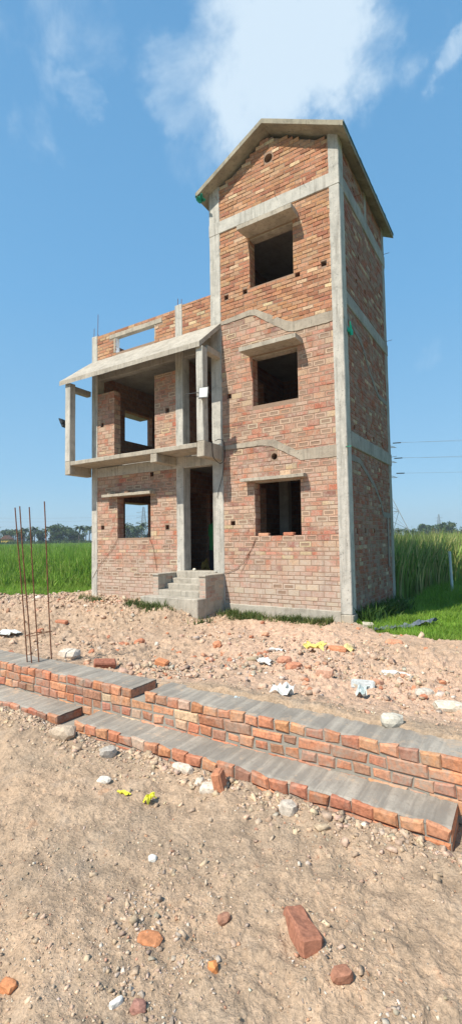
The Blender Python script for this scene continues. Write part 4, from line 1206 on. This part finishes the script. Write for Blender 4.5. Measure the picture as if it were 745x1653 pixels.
# left field
x, y, d, rg = wedge(125000, -40, -4, 12, 230, 31)
edge = y - np.interp(x, [-30, -10.5, -9.4, -8.7, -7.1], [-4, -.45, .35, 1.2, 2.6])
k = (x < -7.6) & (edge > 2.0 + .5 * vnoise(x, y, 3)); x, y, d, edge = x[k], y[k], d[k], edge[k]
H = (.55 + .95 * sstep(1.8, 7, edge)) * rg.uniform(.75, 1.15, len(x)) * (1 + .16 * vnoise(x * .5, y * .5, 4)) + .12 * sstep(25, 90, d)
blades('tall_grass', x, y, H, np.clip(.030 + d * .0012, .02, .3), .5, rg, G1, [40, 34, 16, 10], M['grass'], label='tall bright green grass filling the field left of the house')
x, y, d, rg = wedge(60000, -40, -12, 9.5, 19, 32)
edge = y - np.interp(x, [-30, -10.5, -9.4, -8.7, -7.1], [-4, -.45, .35, 1.2, 2.6])
k = (x < -7.2) & (edge > .0) & (edge < 4); x, y, d, edge = x[k], y[k], d[k], edge[k]
H = (.14 + .22 * sstep(0, 3, edge)) * rg.uniform(.6, 1.2, len(x))
blades('low_grass', x, y, H, np.full(len(x), .016), .6, rg, [(.25, .41, .05), (.20, .35, .045), (.30, .40, .09)], [50, 35, 15], M['grass'], label='short light green grass along the edge of the left field')
# right cane field
x, y, d, rg = wedge(70000, 8, 46, 13, 230, 33)
ed = y - (5.5 + 4.9 * (x + .6)); ed2 = np.maximum(ed, 0)
k = (x > -8) & (y > 4.6) & ((ed > 0) | (x < -.6)); x, y, d = x[k], y[k], d[k]
H = rg.uniform(1.6, 2.5, len(x)) * (1 + .05 * vnoise(x * .3, y * .3, 8)) + .25 * sstep(40, 150, d)
blades('reeds', x, y, H, np.clip(.030 + d * .0010, .02, .3), .45, rg, [(.19, .29, .06), (.24, .34, .085), (.13, .21, .05), (.50, .43, .18), (.33, .36, .13)], [30, 26, 8, 20, 16], M['cane'], nseg=4, label='tall reed-like crop with yellowing leaves behind the house on the right')
# short grass right of the house
x, y, d, rg = wedge(150000, 10, 44, 7.3, 26, 34)
g = green_mask(x, y)
k = (g > .5) & (x > .03) & (y < 16) & (y - (5.5 + 4.9 * (x + .6)) < .8); x, y, d = x[k], y[k], d[k]
H = (.07 + .10 * (vnoise(x * 1.5, y * 1.5, 9) * .5 + .5) + .25 * sstep(3, 8, y)) * rg.uniform(.5, 1.3, len(x))
blades('short_grass', x, y, H, np.full(len(x), .012), .8, rg, [(.22, .38, .04), (.17, .32, .04), (.29, .41, .07)], [50, 35, 15], M['grass'], label='short green grass and creepers right of the tower')
# weeds along the tower foot and the steps
X = np.concatenate([rng.uniform(-2.8, -.3, 3600), rng.uniform(-4.6, -2.4, 2600), rng.uniform(-6.6, -5.6, 250)]); Y = np.concatenate([-.10 - np.abs(rng.normal(0, .20, 3600)), -1.15 - np.abs(rng.normal(0, .22, 2600)), -.9 - np.abs(rng.normal(0, .1, 250))])
k = vnoise(X * 1.8, Y * 1.8, 40) + rng.normal(0, .15, len(X)) > -.12; X, Y = X[k], Y[k]
blades('weeds', X, Y, rng.uniform(.04, .19, len(X)), np.full(len(X), .016), .9, rng, [(.10, .15, .04), (.15, .17, .06), (.07, .11, .03)], [40, 35, 25], M['grass'], label='thin weeds growing along the foot of the tower and steps')
X = rng.uniform(.02, .5, 1100); Y = rng.uniform(.25, 3.4, 1100); X = .03 + np.abs(rng.normal(0, .16, 1100))
blades('weeds', X, Y, rng.uniform(.15, .5, 1100), np.full(1100, .04), .8, rng, [(.05, .11, .025), (.08, .15, .03)], [50, 50], M['grass'], label='broad dark weeds against the side wall of the tower')

# ---- trees
def tree_mesh(kind, seed):
    rr = random.Random(seed); mt = MB(); mc = MB()
    if kind == 'palm':
        h = rr.uniform(6.5, 8); P = [(math.sin(t * 2 + seed) * .25 * t, .2 * t * t, h * t) for t in np.linspace(0, 1, 7)]
        mt.tube(P, [.22 - .08 * t for t in np.linspace(0, 1, 7)], 7)
        top = Vector(P[-1])
        for i in range(24):
            a = rr.uniform(0, 6.28); up = rr.uniform(-.3, 1.1); L = rr.uniform(1.8, 2.6); prev = None
            for s in range(7):
                t = s / 6; r = L * t; z = up * r - .38 * r * r * .8
                c = top + Vector((math.cos(a) * r * .9, math.sin(a) * r * .9, z * .9)); w = .34 * math.sin(math.pi * min(1, t * .85 + .12)) + .03
                side = Vector((-math.sin(a), math.cos(a), 0))
                cur = (c - side * w - Vector((0, 0, w * .6)), c, c + side * w - Vector((0, 0, w * .6)))
                if prev:
                    k = rr.uniform(.7, 1.2); col = (.045 * k, .075 * k, .025 * k)
                    mc.face([prev[0], cur[0], cur[1], prev[1]], 0, col); mc.face([prev[1], cur[1], cur[2], prev[2]], 0, col)
                prev = cur
    else:
        h = rr.uniform(5.5, 7.5); mt.tube([(0, 0, 0), (.1, 0, h * .3), (.0, .1, h * .55)], [.28, .2, .1], 7)
        cl = []
        for i in range(11):
            a = rr.uniform(0, 6.28); r = rr.uniform(0, 2.0) * (1 if kind == 'round' else .65); z = rr.uniform(.22, .95) * h
            q = Vector((math.cos(a) * r, math.sin(a) * r, z)); cl.append((q, rr.uniform(.8, 1.5)))
            mt.tube([(0, 0, h * .35), tuple(q * .6 + Vector((0, 0, h * .15))), tuple(q)], [.1, .06, .03], 5)
        for (c, rad) in cl:
            for i in range(75):
                v = Vector((rr.gauss(0, 1), rr.gauss(0, 1), rr.gauss(0, .8))).normalized() * rad * rr.uniform(.5, 1.08)
                p = c + v; s = rr.uniform(.12, .3)
                n1 = Vector((rr.gauss(0, 1), rr.gauss(0, 1), rr.gauss(0, 1))).normalized(); n2 = n1.orthogonal().normalized(); n3 = n1.cross(n2)
                k = rr.uniform(.6, 1.4)
                s *= 1.5; mc.face([p + n2 * s, p + n3 * s * .7, p - n2 * s, p - n3 * s * .7], 0, (.045 * k, .085 * k, .025 * k))
    return mt, mc
TREES = {}
def plant(kind, var, loc, sc, rz, name, label, group):
    key = (kind, var)
    if key not in TREES:
        mt, mc = tree_mesh(kind, var * 7 + len(kind)); r = empty(name, loc, rz, label, 'tree', group)
        a = mt.build('trunk', M['bark'], r); b = mc.build('crown', M['tree_leaf'], r); r.scale = (sc, sc, sc)
        TREES[key] = (r, a, b); return
    r0, a0, b0 = TREES[key]
    r = r0.copy(); r.name = name; COL.objects.link(r); r.location = loc; r.rotation_euler = (0, 0, rz); r.scale = (sc, sc, sc); tag(r, label, 'tree', group)
    for s in (a0, b0):
        c = s.copy(); COL.objects.link(c); c.parent = r
def bearing(px, D, roll=0):
    """ground point at lateral slope px (photo column) and depth D"""
    d = CF + CR * ((px - 372.5) / 756.54) - CU * ((866 - 826.5) / 756.54)
    p = CAM + d * D; return (p[0], p[1], -.3)
rt = random.Random(9)
for i in range(64):
    px = -60 + i * 5.4 + rt.uniform(-3, 3); D = rt.uniform(180, 235)
    pal = rt.random() < .33
    nm = 'palm_tree' if pal else 'broadleaf_tree'
    lb = 'distant palm in the tree line beyond the left field' if pal else 'distant round leafy tree in the tree line beyond the left field'
    sc = (rt.uniform(1.0, 1.22) if pal else rt.uniform(.85, 1.3))
    plant('palm' if pal else 'round', rt.randint(0, 2), bearing(px, D), sc, rt.uniform(0, 6), nm, lb, 'palms beyond the left field' if pal else 'leafy trees beyond the left field')
for i in range(30):
    px = 610 + i * 6 + rt.uniform(-3, 3); D = rt.uniform(200, 260)
    sc = rt.uniform(.7, .95) + (.35 if 675 < px < 730 else 0)
    plant('round', rt.randint(0, 2), bearing(px, D), sc, rt.uniform(0, 6), 'broadleaf_tree', 'distant leafy tree beyond the reeds right of the house', 'leafy trees beyond the reeds on the right')
# bushes under the tree line
x, y, d, rg = wedge(16000, -42, 42, 185, 205, 41)
blades('distant_scrub', x, y, rg.uniform(1.6, 3.1, len(x)), np.full(len(x), .8), .5, rg, [(.045, .09, .025), (.06, .11, .03)], [50, 50], M['tree_leaf'], label='low distant scrub under the far tree lines')

# ---- post
mb = MB(); mb.tube([(0, 0, -.1), (0, 0, 1.42)], .042, 10); mb.tube([(0, 0, 1.42), (0, 0, 1.44)], .046, 10)
p = mb.build('marker_post', M['white_metal'], None); p.location = (.76, 8.1, -.28); p.rotation_euler = (0, math.radians(-1.5), 0)
tag(p, 'slim white post standing in the grass in front of the reeds', 'post')

# ---- pylons
def pylon(loc, s, rz, label, hb=6.3, arms=(12.1, 14.7, 17.3), top=20.5, thick=.065, armlen=3.2):
    r = empty('electricity_pylon', loc, rz, label, 'pylon')
    mb = MB()
    def leg(z):
        return np.interp(z, [0, 9, top], [hb * .72, 1.4, .35])
    zs = [0, 3.2, 6.2, 9, 10.6, 12.1, 13.4, 14.7, 16, 17.3, 19, top]
    zs = [z for z in zs if z <= top]
    for sx in (-1, 1):
        for sy in (-1, 1):
            for a, b in zip(zs, zs[1:]):
                mb.tube([(sx * leg(a), sy * leg(a), a), (sx * leg(b), sy * leg(b), b)], thick, 4)
    for a, b in zip(zs, zs[1:]):
        la, lb = leg(a), leg(b)
        for q in range(4):
            c = [(-1, -1), (1, -1), (1, 1), (-1, 1)]; p0 = c[q]; p1 = c[(q + 1) % 4]
            mb.tube([(p0[0] * la, p0[1] * la, a), (p1[0] * lb, p1[1] * lb, b)], thick * .55, 4)
            mb.tube([(p1[0] * la, p1[1] * la, a), (p0[0] * lb, p0[1] * lb, b)], thick * .55, 4)
            mb.tube([(p0[0] * lb, p0[1] * lb, b), (p1[0] * lb, p1[1] * lb, b)], thick * .55, 4)
    mb.build('lattice', M['pylon'], r)
    for z in arms:
        mb = MB()
        for sx in (-1, 1):
            for e in (-.5, .5):
                mb.tube([(0, e, z), (sx * armlen, 0, z)], thick * .6, 4); mb.tube([(0, e, z + .9), (sx * armlen, 0, z)], thick * .5, 4)
        mb.build('cross_arm', M['pylon'], r)
    r.scale = (s, s, s)
    return r
az = math.atan2(.85, .53)
pylon((-18.0, 72.4, -.3), 1, math.radians(32), 'steel lattice electricity pylon standing behind the house on the right')
pylon((-203.8, 216.1, -.3), 1.15, math.radians(32), 'small far electricity pylon seen through the left ground floor window', hb=2.2, thick=.085, armlen=4.2)
pylon((-59.3, 424.5, -.3), 1.0, math.radians(25), 'faint distant electricity pylon above the reeds at the right', hb=2.2, thick=.10)
# insulators + conductors towards the right
def wire(name, a, b, sag, r, label, group, mat='wire_line', n=14):
    a = Vector(a); b = Vector(b); mb = MB()
    P = []
    for i in range(n + 1):
        t = i / n; q = a.lerp(b, t); q.z -= sag * 4 * t * (1 - t); P.append(q)
    mb.tube(P, r, 4); c = tuple(a); o = mb.build(name, M[mat], None, shift=c); o.location = c
    return tag(o, label, 'power line', group)
W_ = [((-15.5, 73.0, 17.6), (24.0, 97.5, 20.5), 'top'), ((-15.4, 73.2, 15.0), (24., 97.5, 17.3), 'middle'), ((-15.2, 73.5, 12.45), (24., 97.5, 12.9), 'lowest')]
for a, b, nm in W_:
    mb = MB(); aa = Vector(a); dirv = (Vector(b) - aa).normalized()
    mb.tube([aa + dirv * (-.1), aa + dirv * 1.25], .10, 6); c = tuple(aa)
    o = mb.build('insulator', M['dark_metal'], None, shift=c); o.location = c
    tag(o, nm + ' dark insulator sticking out beside the house edge on the pylon line', 'insulator', 'insulators of the pylon line')
    wire('power_line', aa + dirv * 1.2, b, .5 if nm != 'lowest' else .1, .02, nm + ' electricity wire stretching to the right of the house', 'wires right of the house')
    if nm != 'lowest':
        wire('power_line', aa + dirv * 1.2 + Vector((0, 0, .05)), Vector(b) + Vector((0, 0, -1.2)), .4, .016, 'lower twin of the ' + nm + ' wire stretching right of the house', 'wires right of the house')
for (z, za, nm) in ((18.9, 17.9, 'highest'), (16.2, 16.0, 'middle'), (13.3, 12.4, 'lowest')):
    wire('power_line', (-330, 140, z + 1.5), (-203.8, 216.1, za), 2.0, .05, nm + ' faint wire crossing the sky above the left field', 'wires above the left field')
# ---- far yellow hut
hut = empty('field_hut', (-165.6, 98.4, -.3), math.radians(32), 'tiny yellow hut with brown roof at the far edge of the left field', 'hut'); hut.scale = (1.3, 1.3, 1.35)
mb = MB(); mb.box(-1.3, 1.3, -1.2, 1.2, 0, 2.45); h1 = mb.build('wall', plain_mat('yellow_wall', (.62, .42, .06), .8, .1, 2), hut)
mb = MB(); mb.prism([(-1.6, 2.45), (1.6, 2.45), (0, 3.6)], 1, -1.45, 1.45); mb.build('roof', plain_mat('brown_roof', (.16, .08, .05), .8, .2, 2), hut)
mb = MB(); mb.box(-1.6, -1.32, -1.25, -1.0, 0, 2.3); mb.build('door', M['dark_metal'], hut)

# ================================================================== PERSON in the doorway (child in green shirt)
def person():
    r = empty('person', (-3.83, 1.13, .5), math.radians(-25), 'person in a green shirt and dark trousers standing in the shadow behind the doorway column', 'person')
    P = {'pelvis': (0, 0, .60), 'waist': (0, 0, .70), 'chest': (0, .0, .88), 'neck': (0, 0, 1.0), 'head0': (0, -.01, 1.03), 'head1': (0, -.015, 1.085), 'head2': (0, -.01, 1.125)}
    rad = {'pelvis': .085, 'waist': .078, 'chest': .092, 'neck': .034, 'head0': .042, 'head1': .056, 'head2': .042}
    E = [('pelvis', 'waist'), ('waist', 'chest'), ('chest', 'neck'), ('neck', 'head0'), ('head0', 'head1'), ('head1', 'head2')]
    for s, n in ((-1, 'l'), (1, 'r')):
        P['hip' + n] = (s * .06, 0, .56); P['knee' + n] = (s * .07, -.015, .31); P['ank' + n] = (s * .075, .01, .06); P['toe' + n] = (s * .085, -.10, .025)
        P['sh' + n] = (s * .125, 0, .95); P['elb' + n] = (s * .165, .01, .75); P['wri' + n] = (s * .165, -.05, .58); P['palm' + n] = (s * .16, -.06, .535)
        rad.update({'hip' + n: .064, 'knee' + n: .042, 'ank' + n: .028, 'toe' + n: .024, 'sh' + n: .042, 'elb' + n: .027, 'wri' + n: .019, 'palm' + n: .02})
        E += [('pelvis', 'hip' + n), ('hip' + n, 'knee' + n), ('knee' + n, 'ank' + n), ('ank' + n, 'toe' + n), ('chest', 'sh' + n), ('sh' + n, 'elb' + n), ('elb' + n, 'wri' + n), ('wri' + n, 'palm' + n)]
        for q in range(4):
            a = 'f%d' % q + n; b = 'g%d' % q + n; dx = (q - 1.5) * .011
            P[a] = (s * .16 + dx * .3, -.06 + dx, .495); P[b] = (s * .158 + dx * .3, -.068 + dx, .462 + .004 * abs(q - 1)); rad[a] = .0058; rad[b] = .0048
            E += [('palm' + n, a), (a, b)]
        P['t' + n] = (s * .15, -.085, .525); P['u' + n] = (s * .148, -.095, .50); rad['t' + n] = .0068; rad['u' + n] = .0055; E += [('palm' + n, 't' + n), ('t' + n, 'u' + n)]
    ks = list(P); me = bpy.data.meshes.new('body'); me.from_pydata([P[k] for k in ks], [(ks.index(a), ks.index(b)) for a, b in E], [])
    o = bpy.data.objects.new('body', me); COL.objects.link(o); o.parent = r
    sk = o.modifiers.new('skin', 'SKIN'); o.modifiers.new('sub', 'SUBSURF').levels = 1
    sk.use_smooth_shade = True
    for i, k in enumerate(ks):
        v = me.skin_vertices[0].data[i]; v.radius = (rad[k], rad[k] * (.78 if k in ('pelvis', 'waist', 'chest') else 1)); v.use_root = (k == 'pelvis')
    t = NT('person_skin'); t.color((.16, .085, .055)); t.b.inputs['Roughness'].default_value = .55; me.materials.append(t.m)
    shirt = MB(); trous = MB()
    def shell(mb, secs, n=14, cap=False):
        vs = []; fs = []
        for (c, rx, ry) in secs:
            for k in range(n):
                a = 2 * math.pi * k / n; vs.append((c[0] + rx * math.cos(a), c[1] + ry * math.sin(a), c[2] + .004 * math.sin(3 * a)))
        for i in range(len(secs) - 1):
            for k in range(n): fs.append((i * n + k, i * n + (k + 1) % n, (i + 1) * n + (k + 1) % n, (i + 1) * n + k))
        mb.mesh(vs, fs)
    shell(shirt, [((0, 0, .56), .135, .105), ((0, 0, .66), .125, .10), ((0, 0, .80), .125, .10), ((0, 0, .92), .135, .09), ((0, 0, .97), .105, .07), ((0, 0, 1.0), .05, .045)])
    for s in (-1, 1): shell(shirt, [((s * .12, 0, .97), .045, .05), ((s * .15, 0, .88), .048, .048), ((s * .17, .01, .78), .046, .046)])
    for s in (-1, 1): shell(trous, [((s * .05, 0, .62), .085, .095), ((s * .06, 0, .50), .078, .085), ((s * .07, -.01, .31), .058, .062), ((s * .075, .005, .07), .05, .052)])
    shirt.build('shirt', plain_mat('green_cloth', (.03, .22, .06), .9, .15, 30), r, True)
    trous.build('trousers', plain_mat('dark_cloth', (.03, .035, .05), .9, .15, 30), r, True)
    hair = MB()
    vs = []; fs = []; n = 14; m = 6
    for i in range(m + 1):
        ph = (i / m) * math.pi * .56
        for k in range(n):
            a = 2 * math.pi * k / n; f = .9 if math.sin(a) < -.3 and i > 3 else 1.
            vs.append((.062 * math.sin(ph) * math.cos(a), -.003 + .070 * math.sin(ph) * math.sin(a) * f + .005, 1.09 + .075 * math.cos(ph) + (.03 if math.sin(a) < -.3 and i > 4 else 0)))
    for i in range(m):
        for k in range(n): fs.append((i * n + k, i * n + (k + 1) % n, (i + 1) * n + (k + 1) % n, (i + 1) * n + k))
    hair.mesh(vs, fs); hair.build('hair', plain_mat('black_hair', (.012, .010, .009), .6, .2, 40), r, True)
    face = MB()
    for s in (-1, 1):
        face.box(s * .021 - .008, s * .021 + .008, -.070, -.062, 1.083, 1.090, 0, (.02, .02, .02))
    face.box(-.014, .014, -.066, -.058, 1.043, 1.048, 0, (.15, .05, .04))
    face.mesh([(-.009, -.062, 1.06), (.009, -.062, 1.06), (0, -.080, 1.062), (0, -.066, 1.086)], [(0, 1, 2), (1, 3, 2), (3, 0, 2)], 0, (.17, .09, .06))
    face.build('face', M['attr'], r)
    r.scale = (1.62, 1.62, 1.62)
person()
# things lying inside the doorway
scrap('cement_sack', (-4.12, 1.32, .62), (.5, .4, .75), (.42, .30, .08), 'yellowish cement sack slumped on the floor inside the doorway', 'sack', seed=31)
scrap('cement_sack', (-3.86, 1.72, .62), (.5, .4, .42), (.40, .30, .14), 'flatter brown sack lying deeper inside the doorway', 'sack', seed=32)
chunk('stone', -3.80, .15, (.08, .06, .06), (.7, .66, .55), 'white lump on the door threshold', 'stone', .1, seed=33, z=.96)
# black pipe coil and cut branches at the left corner of the house
cable('hose', [(-6.0, -.35, .0), (-5.7, -.5, .20), (-5.4, -.55, .25), (-5.15, -.6, .12), (-5.05, -.62, .0), (-5.35, -.45, .17), (-5.75, -.35, .19), (-6.2, -.3, .06)], .013, 'black hose looped on the rubble below the left window')

# ================================================================== LIGHT, SKY, CAMERA
SUN = Vector((-.28, -1., 1.3)).normalized()      # direction towards the sun
el = math.asin(SUN.z)
li = bpy.data.lights.new('sun', 'SUN'); li.energy = 4.2; li.angle = math.radians(.6); li.color = (1., .93, .82)
lo = bpy.data.objects.new('sun', li); COL.objects.link(lo)
lo.rotation_euler = (-SUN).to_track_quat('-Z', 'Y').to_euler()
wd = bpy.data.worlds.new('World'); scn.world = wd; wd.use_nodes = True
nt = wd.node_tree; nt.nodes.clear()
def N(t, **k):
    q = nt.nodes.new(t)
    for a, b in k.items(): setattr(q, a, b)
    return q
out = N('ShaderNodeOutputWorld'); bg = N('ShaderNodeBackground'); nt.links.new(bg.outputs[0], out.inputs[0])
sky = N('ShaderNodeTexSky'); sky.sky_type = 'NISHITA'; sky.sun_disc = False
sky.sun_elevation = el; sky.sun_rotation = math.atan2(SUN.x, SUN.y)
sky.air_density = 1.0; sky.dust_density = 0.9; sky.ozone_density = 1.6; sky.altitude = 0
bg.inputs[1].default_value = .138
tc = N('ShaderNodeTexCoord')
sz = N('ShaderNodeSeparateXYZ'); nt.links.new(tc.outputs['Generated'], sz.inputs[0])
rp = N('ShaderNodeValToRGB'); nt.links.new(sz.outputs[2], rp.inputs[0])
for i, (p, c) in enumerate([(0., (1.65, 2.75, 3.55)), (.12, (1.22, 2.48, 3.60)), (.45, (.80, 2.08, 3.55)), (.9, (.55, 1.58, 2.95))]):
    if i > 1: rp.color_ramp.elements.new(p)
    e = rp.color_ramp.elements[i]; e.position = p; e.color = tuple(q / 4. for q in c) + (1,)
sc4 = N('ShaderNodeVectorMath', operation='SCALE'); nt.links.new(rp.outputs[0], sc4.inputs[0]); sc4.inputs['Scale'].default_value = 4.
smx = N('ShaderNodeMix', data_type='RGBA'); smx.inputs[0].default_value = .85
nt.links.new(sky.outputs[0], smx.inputs[6]); nt.links.new(sc4.outputs[0], smx.inputs[7]); skyc = smx.outputs[2]
def mth(op, a, b=0., c=0.):
    q = N('ShaderNodeMath', operation=op)
    for i, v in enumerate((a, b, c)):
        if isinstance(v, (int, float)): q.inputs[i].default_value = v
        else: nt.links.new(v, q.inputs[i])
    return q.outputs[0]
CL = [((-.4202, .8453, 1.0983), 9.5, 1.0), ((-.38, .87, 1.0), 8, 1.0), ((-.3051, .9271, 1.0823), 8.5, 1.0), ((-.5398, .7679, .9986), 6, .55), ((-.48, .81, .93), 6, .6), ((-.43, .84, .88), 4.5, .45),
      ((-.7410, .6556, .9092), 3.0, .62), ((-.8345, .5943, .9505), 4.5, .50), ((-.7355, .6504, 1.0345), 4.5, .36), ((-.0872, 1.0540, .9798), 3.0, .5),
      ((-.5441, .7862, .7999), 5, .38), ((-.8540, .5689, 1.1424), 9, .36), ((-.1585, 1.0551, .3965), 3, .33)]
wz = N('ShaderNodeTexNoise'); wz.inputs['Scale'].default_value = 5.; wz.inputs['Detail'].default_value = 8; wz.inputs['Roughness'].default_value = .6
nt.links.new(tc.outputs['Generated'], wz.inputs[0])
w1 = N('ShaderNodeVectorMath', operation='SUBTRACT'); nt.links.new(wz.outputs['Color'], w1.inputs[0]); w1.inputs[1].default_value = (.5, .5, .5)
w2 = N('ShaderNodeVectorMath', operation='SCALE'); nt.links.new(w1.outputs[0], w2.inputs[0]); w2.inputs['Scale'].default_value = .30
w3 = N('ShaderNodeVectorMath', operation='ADD'); nt.links.new(tc.outputs['Generated'], w3.inputs[0]); nt.links.new(w2.outputs[0], w3.inputs[1])
w4 = N('ShaderNodeVectorMath', operation='NORMALIZE'); nt.links.new(w3.outputs[0], w4.inputs[0])
acc = None
for d, rdeg, s in CL:
    v = Vector(d).normalized()
    dp = N('ShaderNodeVectorMath', operation='DOT_PRODUCT'); nt.links.new(w4.outputs[0], dp.inputs[0]); dp.inputs[1].default_value = v
    mr = N('ShaderNodeMapRange', interpolation_type='SMOOTHSTEP'); nt.links.new(dp.outputs['Value'], mr.inputs[0])
    mr.inputs[1].default_value = math.cos(math.radians(rdeg)); mr.inputs[2].default_value = 1.; mr.inputs[3].default_value = 0; mr.inputs[4].default_value = s
    acc = mr.outputs[0] if acc is None else mth('MAXIMUM', acc, mr.outputs[0]) if s < .7 else mth('ADD', acc, mth('MULTIPLY', mr.outputs[0], .75))
nz = N('ShaderNodeTexNoise'); nz.inputs['Scale'].default_value = 6.5; nz.inputs['Detail'].default_value = 9; nz.inputs['Roughness'].default_value = .58; nz.inputs['Distortion'].default_value = .6
nt.links.new(tc.outputs['Generated'], nz.inputs[0])
dens = mth('ADD', mth('MULTIPLY', acc, .8), mth('MULTIPLY', mth('SUBTRACT', nz.outputs[0], .5), 2.6))
cr = N('ShaderNodeMapRange', interpolation_type='SMOOTHSTEP'); nt.links.new(dens, cr.inputs[0])
cr.inputs[1].default_value = .05; cr.inputs[2].default_value = 1.45; cr.inputs[3].default_value = 0; cr.inputs[4].default_value = .80
gate = N('ShaderNodeMapRange'); nt.links.new(acc, gate.inputs[0]); gate.inputs[1].default_value = 0; gate.inputs[2].default_value = .35
fac = mth('MULTIPLY', cr.outputs[0], gate.outputs[0])
mx = N('ShaderNodeMix', data_type='RGBA'); nt.links.new(fac, mx.inputs[0]); nt.links.new(skyc, mx.inputs[6]); mx.inputs[7].default_value = (3.7, 4.3, 4.75, 1)
nt.links.new(mx.outputs[2], bg.inputs[0])

hz = MB(); hz.box(-700, 300, -40, 700, -4, 32)
hm = bpy.data.materials.new('haze'); hm.use_nodes = True; hm.node_tree.nodes.clear()
_o = hm.node_tree.nodes.new('ShaderNodeOutputMaterial'); _v = hm.node_tree.nodes.new('ShaderNodeVolumePrincipled')
_v.inputs['Color'].default_value = (.80, .90, 1., 1); _v.inputs['Density'].default_value = .0006; _v.inputs['Anisotropy'].default_value = .2
hm.node_tree.links.new(_v.outputs[0], _o.inputs['Volume'])
tag(hz.build('haze', hm), 'thin pale haze over the far fields and trees', 'haze', kind='stuff')

cam = bpy.data.cameras.new('camera'); co = bpy.data.objects.new('camera', cam); COL.objects.link(co); scn.camera = co
cam.sensor_fit = 'VERTICAL'; cam.sensor_height = 24; cam.lens = 756.54 * 24 / 1653; cam.clip_start = .05; cam.clip_end = 9000
co.matrix_world = Matrix(((CR[0], CU[0], -CF[0], CAM[0]), (CR[1], CU[1], -CF[1], CAM[1]), (CR[2], CU[2], -CF[2], CAM[2]), (0, 0, 0, 1)))
scn.view_settings.view_transform = 'Standard'; scn.view_settings.look = 'None'; scn.view_settings.exposure = .68; scn.view_settings.gamma = 1
scn.render.resolution_x = 461; scn.render.resolution_y = 1024
